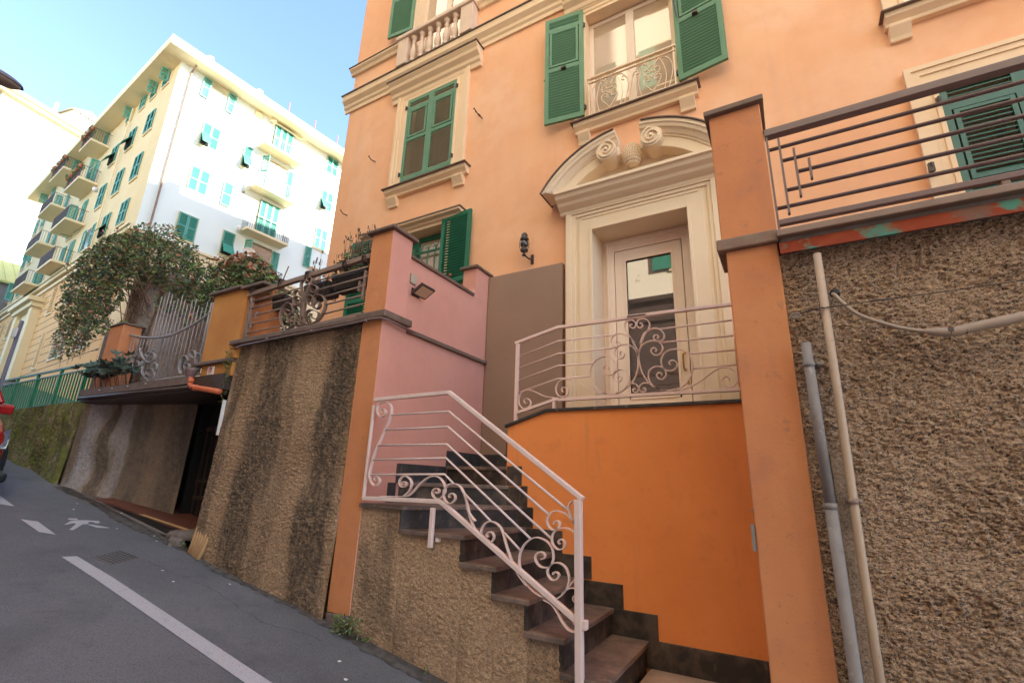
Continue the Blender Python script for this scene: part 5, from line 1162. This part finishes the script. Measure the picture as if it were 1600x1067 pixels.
# ================================================================ PIPES, CABLES, LAMPS
t = thing('drain_pipe', 'slim beige drain pipe rising up the right roughcast wall', 'pipe', (.235, 2.93, -1.8))
build(MB().tube([(.215, 2.94, -1.9), (.228, 2.94, -.4), (.24, 2.94, .4), (.249, 2.93, 1.275)], .020, 14), 'pipe_body', 'pvc_beige', t, smooth=True)
build(MB().tube([(.231, 2.94, -.045), (.231, 2.94, -.020)], .027, 14).box(.245, .27, 2.925, 3.03, -.04, -.025), 'clip', 'rail_taupe', t, smooth=True)
t = thing('conduit_pipe', 'shorter grey galvanised pipe with open top beside the beige drain pipe', 'pipe', (.14, 2.93, -1.8))
m = MB().tube([(.135, 2.94, -1.9), (.138, 2.94, -.05)], .0275, 14).tube([(.138, 2.94, -.06), (.134, 2.94, .775)], .0245, 14, cap=True); m.tube([(.138, 2.94, -.075), (.138, 2.94, -.045)], .0285, 14)
build(m, 'pipe_body', 'pvc_grey', t, smooth=True)
build(MB().tube([(.134, 2.94, .645), (.134, 2.94, .665)], .030, 12).box(.165, .19, 2.93, 3.03, .65, .662), 'clip', 'pvc_grey', t, smooth=True)
build(MB().tube([(.134, 2.94, .7751), (.134, 2.94, .7765)], .018, 12), 'pipe_end', 'black', t, smooth=True)
c = spline([(.292, 3.0, 1.055), (.30, 2.95, 1.03), (.33, 2.925, .965), (.39, 2.92, .89), (.52, 2.92, .812), (.61, 2.92, .778), (.68, 2.92, .762)], 5)
t = thing('hanging_cable', 'sagging cream cable that thickens into a taped sleeve on the right wall', 'cable', (.3, 2.95, 1.05))
build(MB().tube(c, .0095, 8), 'cable_core', 'cable', t, smooth=True)
c = spline([(.63, 2.92, .772), (.68, 2.92, .762), (.74, 2.918, .755), (.80, 2.915, .765), (.90, 2.91, .78), (1.0, 2.91, .796), (1.4, 2.90, .86), (2.6, 2.90, .98)], 4)
build(MB().tube(c, [.010, .013, .016, .019]+[.022]*4+[.024]*(len(c)-8), 10), 'sleeve', 'cable', t, smooth=True)
build(MB().tube(spline([(.675, 2.92, .762), (.70, 2.919, .758), (.75, 2.917, .756), (.78, 2.916, .76)], 3), [.0135, .016, .019, .0205, .0215, .0225, .0225, .023, .023, .0235], 10), 'tape', 'iron', t, smooth=True)
tag(build(MB().lathe([(.001, 0), (.022, .002), (.026, .02), (.018, .035), (.001, .036)], (.305, 2.985, 1.035), 12), 'cable_gland', 'black', smooth=True), 'small black cable inlet in the roughcast wall', 'cable inlet')
t = thing('tension_wire', 'thin twisted steel wire with an eye bolt stretched along the right wall', 'wire', (.11, 2.95, .94))
m = MB().tube([(.13, 2.94, .945), (.21, 2.91, .95), (.52, 2.915, .957), (.66, 2.915, .958), (1.02, 2.91, .964), (2.6, 2.90, .99)], .0025, 5)
m.tube([(.135, 2.945, .95), (.21, 2.915, .957), (.34, 2.92, .955), (.5, 2.918, .961)], .002, 5).tube([(.20, 2.915, .948), (.22, 2.913, .952)], .008, 6).tube([(.44, 2.915, .957), (.47, 2.915, .958), (.53, 2.915, .957)], .005, 6)
build(m, 'wire_strand', 'iron', t, smooth=True)
ring = [(.105+.022*math.cos(a*.5236), 2.95, .94+.013*math.sin(a*.5236)) for a in range(13)]
build(MB().tube(ring, .005, 6).tube([(.085, 2.99, .935), (.10, 2.96, .937)], .006, 6), 'eye_bolt', 'pvc_grey', t, smooth=True)
tag(build(MB().tube([(-.225, 3.6, -.08), (-.22, 2.99, -.10)], .004, 5).box(-.232, -.216, 2.985, 3.02, -.30, -.17), 'door_stop_bracket', 'pvc_grey'), 'tiny grey metal bracket on the left edge of the corner pillar', 'bracket')
# flood light on the pink wall
t = thing('floodlight', 'small black flat LED floodlight on the pink side wall', 'floodlight', (-3.08, 3.38, 1.80))
def tilted(x, y, z): # local frame: faces down and toward the street
    return (-3.0+x*.86-z*.5, 3.40+y, 1.80+x*.5+z*.86)
build(MB().box(-.075, .075, -.10, .10, -.014, .014, T=tilted), 'housing', 'iron', t, bev=.004)
build(MB().box(-.058, .058, -.083, .083, -.018, -.0141, T=tilted), 'lens', 'lens', t)
build(MB().tube([(-3.10, 3.40, 1.80), (-3.05, 3.40, 1.81), (-3.0, 3.40, 1.80)], .010, 6).box(-3.108, -3.10, 3.34, 3.46, 1.76, 1.84), 'mounting_arm', 'black', t)
tag(build(bx(-3.104, -3.085, 3.30, 3.385, 1.875, 1.975), 'junction_box', 'box_grey', bev=.004), 'small beige junction box above the floodlight', 'junction box')
# street lamp head reaching in from the opposite side
t = thing('street_lamp', 'grey street lamp head on a bracket hanging over the road at the upper left', 'street lamp', (-8.9, -5, 5.2))
LH = Vector((-9.72, 1.08, 5.60))
def ell(m, c, rx, ry, rz, top):
    vs = []; n = 20; k = 7
    for j in range(k+1):
        a = (math.pi/2)*j/k; r = math.cos(a); z = math.sin(a)*rz*(1 if top else -1)
        for i in range(n): b = 2*math.pi*i/n; vs.append((c[0]+rx*r*math.cos(b)+.0001, c[1]+ry*r*math.sin(b), c[2]+z))
    return m.add(vs, [(j*n+i, j*n+(i+1) % n, (j+1)*n+(i+1) % n, (j+1)*n+i) for j in range(k) for i in range(n)])
build(ell(MB(), LH, .15, .36, .11, True), 'lamp_housing', 'lamp_grey', t, smooth=True)
build(ell(MB(), LH-Vector((0, 0, .004)), .135, .33, .09, False), 'lamp_bowl', 'lamp_bowl', t, smooth=True)
build(MB().tube([(-9.55, .80, 5.63), (-9.55, -1.5, 5.70), (-9.55, -4.96, 5.4)], .035, 8), 'bracket_arm', 'lamp_grey', t, smooth=True)
# sign pole in front of the fence
t = thing('sign_post', 'thin grey street sign pole with a small white plate before the green fence', 'street sign', (-10.9, 2.62, gz(-10.9)))
build(MB().tube([(-11.28, 2.62, gz(-11.28)), (-11.28, 2.62, 2.42)], .027, 10), 'pole', 'lamp_grey', t, smooth=True)
build(MB().box(-11.36, -11.18, 2.57, 2.585, 2.11, 2.27), 'sign_plate', 'sign_white', t, bev=.003)
# ================================================================ PLANTS
rs = random.Random(11)
t = thing('vine', 'big overgrown vine with green and rusty leaves over the rough pillar', 'vine', (-8.7, 3.4, 1.1))
LM = ['leaf_dark', 'leaf_mid', 'leaf_lime', 'leaf_rust']
def fol(m, blobs, w, size=.058): return leafcloud(m, [(c, r, int(n*1.75)) for c, r, n in blobs], rs, size, 4, w, shell=.35, hang=.25)
mm = MB()
A = [((-11.35, 3.3, 3.30), (.42, .3, .36), 520), ((-10.75, 3.3, 3.62), (.50, .35, .42), 850), ((-10.1, 3.3, 3.68), (.55, .38, .40), 1000), ((-9.4, 3.35, 3.58), (.58, .38, .38), 1050), ((-8.7, 3.35, 3.34), (.55, .36, .34), 900), ((-8.1, 3.4, 3.02), (.48, .32, .32), 650), ((-7.5, 3.45, 2.72), (.42, .30, .28), 480), ((-6.95, 3.5, 2.42), (.38, .28, .26), 380),
     ((-11.3, 3.25, 2.85), (.35, .25, .40), 330), ((-10.95, 3.25, 2.45), (.30, .22, .36), 230), ((-10.65, 3.25, 2.15), (.20, .16, .26), 90), ((-10.4, 3.2, 2.95), (.40, .22, .36), 380), ((-9.8, 3.15, 3.15), (.40, .2, .28), 300), ((-8.9, 3.15, 2.98), (.40, .18, .20), 200), ((-10.2, 3.2, 2.65), (.34, .2, .34), 330), ((-9.85, 3.15, 2.35), (.28, .15, .30), 200), ((-9.6, 3.15, 2.75), (.30, .15, .28), 240), ((-9.3, 3.1, 2.2), (.18, .1, .16), 40), ((-7.9, 3.3, 2.5), (.30, .15, .22), 80), ((-7.2, 3.35, 2.2), (.35, .15, .2), 70)]
fol(mm, A, [38, 42, 9, 11])
for k in range(60):
    a = rs.uniform(-11.8, -6.6); h = (4.0-.07*(a+10.4)**2 if a > -10.4 else 4.0-.35*(a+10.4)**2)-.35*max(0, a+8.6)*.9+rs.uniform(-.08, .14); fol(mm, [((a, 3.3+rs.uniform(-.2, .2), h), (.15, .13, .14), 16)], [26, 44, 16, 14])
for k in range(26):
    a = rs.uniform(-11.6, -10.5); fol(mm, [((a, 3.2, rs.uniform(1.95, 3.0)), (.09, .07, .16), 12)], [30, 45, 10, 15])
build(mm, 'foliage', LM, t)
mm = MB(); fol(mm, [((-8.95, 3.12, 2.05), (.22, .08, .10), 46), ((-8.7, 3.1, 2.12), (.16, .06, .07), 30)], [0, 20, 80, 0], .075); build(mm, 'fresh_shoot', LM, t)
m = MB()
for k in range(34):
    a = rs.uniform(0, 1); x = -8.75+rs.uniform(-.5, .5); z = 2.2+rs.uniform(0, 1.0); tx = rs.uniform(-11.3, -7.2); tz = 3.5-abs(tx+10)*.32+rs.uniform(-.3, .2)
    m.tube(spline([(x, 3.25, z), ((x+tx)/2, 3.2+rs.uniform(-.15, .15), (z+tz)/2+.2), (tx, 3.3, tz)], 4), .007, 4, cap=False)
for k in range(30):
    x = rs.uniform(-11.2, -10.0); z = rs.uniform(2.2, 3.0); m.tube(spline([(x, 3.25, z), (x+rs.uniform(-.1, .1), 3.2, z-.25), (x+rs.uniform(-.15, .1), 3.2, z-.5)], 3), .003, 4, cap=False)
build(m, 'branch', 'twig', t)
t = thing('rough_pillar', 'old roughcast pillar almost hidden under the vine', 'pillar', (-8.7, 3.4, 1.1))
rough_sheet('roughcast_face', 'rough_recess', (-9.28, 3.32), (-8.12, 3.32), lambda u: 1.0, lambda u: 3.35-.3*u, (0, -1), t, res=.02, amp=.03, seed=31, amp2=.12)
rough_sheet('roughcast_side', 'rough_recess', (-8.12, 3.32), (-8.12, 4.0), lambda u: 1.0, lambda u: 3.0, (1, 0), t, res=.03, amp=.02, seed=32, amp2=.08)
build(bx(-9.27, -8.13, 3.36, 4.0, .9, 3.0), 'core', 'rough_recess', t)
t = thing('gate_pier', 'narrow smooth salmon pier at the left end of the iron gate', 'pillar', (-8.6, 3.05, 1.1))
build(bx(-8.80, -8.37, 3.0, 3.25, 1.08, 2.08), 'shaft', 'pillar', t, bev=.01); build(bx(-8.83, -8.34, 2.98, 3.28, 2.08, 2.105), 'cap', 'coping', t, bev=.006)
build(bx(-8.97, -8.80, 3.01, 3.25, .85, 2.05), 'edge_strip', 'concrete', t, bev=.02)
t = thing('shrub', 'dense bush with rusty red leaf tips right behind the orange parapet', 'shrub', (-5.9, 3.6, 1.4))
mm = MB(); fol(mm, [((-7.2, 3.75, 2.85), (.36, .28, .30), 520), ((-6.7, 3.75, 2.80), (.38, .28, .30), 620), ((-6.3, 3.75, 2.52), (.32, .26, .28), 480), ((-7.4, 3.75, 2.5), (.40, .3, .30), 420), ((-6.7, 3.75, 2.35), (.5, .3, .30), 520), ((-6.0, 3.75, 2.2), (.3, .3, .3), 260), ((-5.4, 3.7, 1.75), (.25, .25, .34), 300)], [34, 42, 12, 12], .07)
fol(mm, [((-6.75, 3.7, 3.0), (.34, .24, .16), 150), ((-6.3, 3.65, 2.75), (.25, .2, .14), 60), ((-7.2, 3.6, 3.02), (.3, .2, .12), 50)], [5, 15, 5, 75], .08); build(mm, 'foliage', LM, t)
m = MB()
for k in range(30): x = rs.uniform(-7.3, -6.0); m.tube(spline([(x*.3-4.4, 3.75, 1.45), (x, 3.75, 2.1), (x+rs.uniform(-.3, .3), 3.75, 2.8)], 3), .008, 4, cap=False)
build(m, 'branch', 'twig', t)
# fig-like plant on the roof slab edge
t = thing('fig_plant', 'dark broad-leaved plant sprawling on the concrete slab below the gate', 'plant', (-8.1, 2.9, 1.1))
m = MB()
def lobed(m, c, a, s, nrm):
    a = a.normalized(); b = nrm.cross(a).normalized(); pts = []
    for k in range(11):
        th = -2.3+4.6*k/10; r = s*(.55+.45*(k % 2)) * (1 if abs(th) < 1.9 else .7); pts.append(c+a*math.cos(th)*r+b*math.sin(th)*r+nrm*.02*(k % 2))
    m.add([c-a*s*.15]+pts, [(0, i, i+1) for i in range(1, 11)])
for k in range(80):
    c = Vector((rs.uniform(-8.75, -7.45), 2.86+rs.uniform(-.12, .14), 1.16+abs(rs.gauss(0, .09))+.12*math.exp(-((rs.uniform(-.6, .6)))**2))); lobed(m, c, Vector((rs.uniform(-1, 1), rs.uniform(-1, .2), rs.uniform(-.3, .4))), rs.uniform(.07, .13), Vector((rs.uniform(-.4, .4), -.5, .8)).normalized())
build(m, 'foliage', 'leaf_fig', t)
for k in range(12): x = rs.uniform(-8.6, -7.6); build(MB().tube([(x, 2.95, 1.05), (x+rs.uniform(-.1, .1), 2.88, 1.28)], .006, 4), 'stem', 'twig', t)
# planters hanging inside the balcony railing
def planter(x0, x1, y, z, label, w, dens, tall=0, seed=1):
    t = thing('planter', label, 'planter', ((x0+x1)/2, y, z), 'long planters hanging inside the balcony railing')
    m = MB().prism([(y-.07, z), (y+.07, z), (y+.10, z+.15), (y-.10, z+.15)], x0, x1, 'x')
    k = int((x1-x0)/.022)
    for i in range(k): xx = x0+(i+.5)*(x1-x0)/k; m.prism([(y-.068, z+.01), (y-.074, z+.01), (y-.104, z+.145), (y-.098, z+.145)], xx-.004, xx+.004, 'x')
    build(m, 'trough', 'planter', t)
    m = MB(); 
    for xx in (x0+.06, x1-.06): m.tube([(xx, y-.11, z+.17), (xx, y-.08, z-.02), (xx, y+.08, z-.02), (xx, y+.11, z+.17)], .005, 5)
    m.tube([(x0, y-.11, z+.12), (x1, y-.11, z+.12)], .005, 5)
    build(m, 'basket', 'iron', t)
    rr = random.Random(seed); m = MB()
    leafcloud(m, [((x0+(x1-x0)*(i+.5)/5, y+rr.uniform(-.03, .03), z+.20+tall*.3), (.10, .09, .07+tall*.4), dens) for i in range(5)], rr, .045, 4, w, hang=-.3)
    for i in range(int(dens*.8)):
        xx = rr.uniform(x0, x1); h = rr.uniform(.08, .24)+tall*rr.uniform(.3, 1.4); dx = rr.uniform(-.05, .07)
        m.tube([(xx, y, z+.15), (xx+dx*.5, y+rr.uniform(-.03, .03), z+.15+h*.6), (xx+dx, y+rr.uniform(-.04, .04), z+.15+h)], .0022, 3, mi=4, cap=False)
        if tall: m.tube([(xx+dx, y, z+.15+h-.03), (xx+dx, y, z+.15+h+.01)], .006, 4, mi=4)
    build(m, 'plant', ['leaf_grey', 'leaf_mid', 'leaf_lime', 'leaf_rust', 'twig'], t)
planter(-5.32, -4.78, 3.20, 1.82, 'ribbed dark planter of low bright greenery, leftmost inside the balcony railing', [20, 40, 40, 0], 26, seed=2)
planter(-4.46, -4.08, 3.20, 1.86, 'ribbed dark planter of dry reddish stalks, middle one inside the balcony railing', [30, 20, 10, 40], 14, .16, seed=3)
planter(-4.02, -3.50, 3.20, 1.88, 'ribbed dark planter of tall grey-green lavender beside the orange pillar', [70, 22, 8, 0], 75, .26, seed=4)
mm = MB(); leafcloud(mm, [((-3.95, 3.2, 2.22), (.06, .05, .14), 9)], rs, .10, 1); leafcloud(mm, [((-4.1, 3.15, 2.12), (.08, .05, .03), 4)], rs, .11, 1)
mm.tube(spline([(-3.97, 3.2, 1.98), (-3.99, 3.2, 2.2), (-3.93, 3.2, 2.42), (-3.95, 3.2, 2.6)], 4), .003, 4)
tag(build(mm, 'climbing_plant', 'leaf_lime'), 'single twining stem with a few round bright green leaves above the balcony rail', 'plant')
# terrace table and boxes seen through the balcony rail
t = thing('terrace_table', 'small wooden table with terracotta dishes seen through the balcony railing', 'table', (-4.6, 4.1, 1.41))
build(MB().box(-5.0, -4.25, 3.95, 4.4, 1.86, 1.885), 'tabletop', 'wood', t)
for x in (-4.95, -4.33):
    for y in (3.98, 4.34): build(bx(x, x+.05, y, y+.04, 1.406, 1.86), 'leg', 'wood', t)
tag(build(MB().lathe([(.06, 0), (.15, .05), (.16, .09), (.15, .09), (.05, .03)], (-4.72, 4.1, 1.886), 14), 'dish', 'terracotta', smooth=True), 'terracotta dish on the terrace table', 'dish')
# weeds at the wall foot
def weed(name, x, y, r, n, label, size=.05, w=(10, 60, 30)):
    t = thing(name, label, 'weed', (x, y, gz(x))); m = MB()
    rr = random.Random(int(abs(x)*100))
    for k in range(n):
        a = rr.uniform(0, 6.28); q = r*rr.uniform(.2, 1); z = gz(x)+.01+rr.uniform(0, .75)*r; c = (x+q*math.cos(a)*.9, y-abs(math.sin(a))*q*.55, z)
        leafcloud(m, [(c, (.006, .006, .006), 1)], rr, size, 3, w)
        if k % 3 == 0: m.tube([(x, y, gz(x)), ((x+c[0])/2, (y+c[1])/2, z*.5+gz(x)*.5+.03), c], .0018, 4, mi=3, cap=False)
    build(m, 'leaf', ['leaf_dark', 'leaf_mid', 'leaf_lime', 'twig'], t)
weed('weed', -3.03, 2.93, .17, 150, 'small green weed growing at the foot of the orange gate pillar', .032)
weed('weed', -2.86, 2.965, .045, 14, 'tiny bright weed just right of the larger weed by the stair wall', .022, (0, 30, 70))
weed('weed', -2.3, 2.955, .03, 10, 'tiny weed at the base of the stair wall near the railing post', .018)
weed('weed', -1.98, 2.955, .025, 8, 'tiny weed at the base of the stair wall below the bottom steps', .018)
weed('weed', -5.5, 2.97, .06, 22, 'small weed under the broken stone slab by the garage recess', .025)
t = thing('wall_moss', 'greenish moss tuft on the upper left corner of the stained wall', 'moss', (-5.38, 3.0, 1.3))
m = MB(); leafcloud(m, [((-5.40, 2.98, 1.22), (.05, .06, .16), 160), ((-5.40, 2.98, .92), (.03, .04, .18), 60)], rs, .028, 3, [50, 40, 10]); build(m, 'tuft', ['moss', 'leaf_mid', 'leaf_lime'], t)
# litter specks on the tarmac
rr = random.Random(5)
LT = [(-7.05, 3.0, 'pale scrap of litter at the mouth of the garage recess'), (-5.98, 2.90, 'pale crumpled scrap just before the broken stone slab'), (-5.80, 2.84, 'pale flake lying closest to the broken stone slab'), (-7.6, 2.75, 'pale flake on the asphalt above the painted walking figure'), (-7.3, 2.62, 'beige flake between the walking figure and the mossy wall'), (-4.35, 2.79, 'pinkish scrap on the asphalt under the dark damp streak of the stained wall'), (-6.35, 2.70, 'pale flake beside the legs of the painted walking figure'), (-4.9, 2.5, 'pale flake right of the manhole cover, the farther one'), (-4.6, 2.45, 'pale flake right of the manhole cover, the nearer one'), (-2.75, 2.62, 'white speck of litter on the asphalt before the green weed'), (-2.55, 2.5, 'lowest white speck of litter near the bottom edge of the picture')]
for i, (x, y, lb) in enumerate(LT):
    m = MB(); c = Vector((x, y, gz(x)+.006)); n = 6; q = [c+Vector((rr.uniform(.006, .024)*math.cos(k*1.047), rr.uniform(.005, .015)*math.sin(k*1.047), 0)) for k in range(n)]
    q = [Vector((p.x, p.y, gz(p.x)+.006+rr.uniform(0, .004))) for p in q]; m.add(q, [tuple(range(n))])
    o = build(m, 'paper_scrap', 'sign_white'); tag(o, lb, 'litter', 'litter scraps on the asphalt')
# ================================================================ RED CAR
CX, CYc = -7.85, 1.325
t = thing('parked_car', 'red hatchback car at the far left edge beside the mossy wall', 'car', (CX-1.9, CYc, gz(CX-1.9)))
pit = math.atan(.157); CO = Vector((CX, CYc, gz(CX)))
def T(x, y, z):   # local car frame: x backwards from the nose, y to the wall side, z up from the road
    return (CO.x-x*math.cos(pit)+z*math.sin(pit)*1.0, CO.y+y, CO.z+x*math.sin(pit)+z*math.cos(pit))
st = [(0, .50, .62, .40), (.06, .68, .74, .24), (.25, .76, .83, .20), (.6, .81, .92, .20), (1.0, .83, .99, .20), (1.6, .83, 1.02, .20), (2.6, .83, 1.02, .20), (3.4, .82, 1.0, .22), (3.85, .78, .95, .26), (3.98, .66, .80, .40)]
vs = []; ring = []
for (x, w, h, b) in st:
    pr = [(-w*.92, b), (-w, b+.14), (-w, h*.62), (-w*.95, h*.86), (-w*.78, h), (0, h*1.02), (w*.78, h), (w*.95, h*.86), (w, h*.62), (w, b+.14), (w*.92, b), (0, b-.01)]
    ring.append([T(x, a, c) for a, c in pr])
n = 12; vs = [p for r in ring for p in r]
fs = [(i*n+k, i*n+(k+1) % n, (i+1)*n+(k+1) % n, (i+1)*n+k) for i in range(len(st)-1) for k in range(n)]+[tuple(range(n))[::-1], tuple(range((len(st)-1)*n, len(st)*n))]
o = build(MB().add(vs, fs), 'body', 'car_red', t, smooth=True); s_ = o.modifiers.new('s', 'SUBSURF'); s_.levels = s_.render_levels = 2
st = [(.95, .74, 1.0), (1.55, .66, 1.40), (1.9, .64, 1.46), (2.8, .62, 1.45), (3.4, .64, 1.30), (3.8, .70, 1.0)]
vs = []
for (x, w, h) in st: vs += [T(x, a, c) for a, c in ((-w-.04, .97), (-w, h*.97), (-w*.8, h), (w*.8, h), (w, h*.97), (w+.04, .97))]
n = 6; fs = [(i*n+k, i*n+(k+1) % n, (i+1)*n+(k+1) % n, (i+1)*n+k) for i in range(5) for k in range(n-1)]
build(MB().add(vs, fs), 'cabin_glass', 'car_glass', t, smooth=True)
build(MB().box(1.75, 3.3, -.60, .60, 1.445, 1.475, T=T), 'roof', 'car_red', t, bev=.01)
for s in (-1, 1): build(MB().tube([T(.95, s*.74, 1.01), T(1.55, s*.655, 1.40), T(1.85, s*.63, 1.46)], .03, 6), 'windscreen_pillar', 'car_red', t, smooth=True)
build(MB().box(-.04, .35, -.60, .60, .20, .42, T=T).box(.0, .5, -.79, .79, .19, .30, T=T), 'lower_bumper', 'black', t, bev=.03)
build(MB().box(-.03, .02, -.42, .42, .50, .60, T=T), 'grille', 'black', t, bev=.01); build(MB().box(-.06, -.03, -.26, .26, .40, .50, T=T), 'number_plate', 'sign_white', t, bev=.003)
for s in (-1, 1):
    m = MB(); vs = [T(x, s*y, z) for x, y, z in ((.02, .45, .54), (.10, .71, .55), (.42, .80, .62), (.46, .79, .74), (.22, .64, .70), (.06, .46, .64))]
    m.add(vs+[tuple(Vector(p)+Vector((.02, 0, .01))) for p in vs], [tuple(range(6)), tuple(range(6, 12))[::-1]]+[(i, (i+1) % 6, (i+1) % 6+6, i+6) for i in range(6)]); build(m, 'headlight', 'lamp_glass', t)
    vs_ = MB().box(-.07, .07, -.10, .10, -.06, .07, T=lambda x, y, z: T(1.35+x, s*.87+y, .90+z)); build(vs_, 'wing_mirror', 'car_red', t, bev=.03)
    for xw in (.72, 3.2):
        c = T(xw, s*.76, .30); m = MB(); pts = []
        for k in range(24): a = 2*math.pi*k/24; pts.append((c[0]+.30*math.cos(a), c[2]+.30*math.sin(a)))
        w = build(m.prism(pts, c[1]-.09, c[1]+.09, 'y'), 'wheel', 'tyre', t, bev=.02)
        m = MB(); pts = [(c[0]+.19*math.cos(2*math.pi*k/20), c[2]+.19*math.sin(2*math.pi*k/20)) for k in range(20)]; build(m.prism(pts, c[1]+s*.085, c[1]+s*.10, 'y'), 'rim', 'alloy', w)
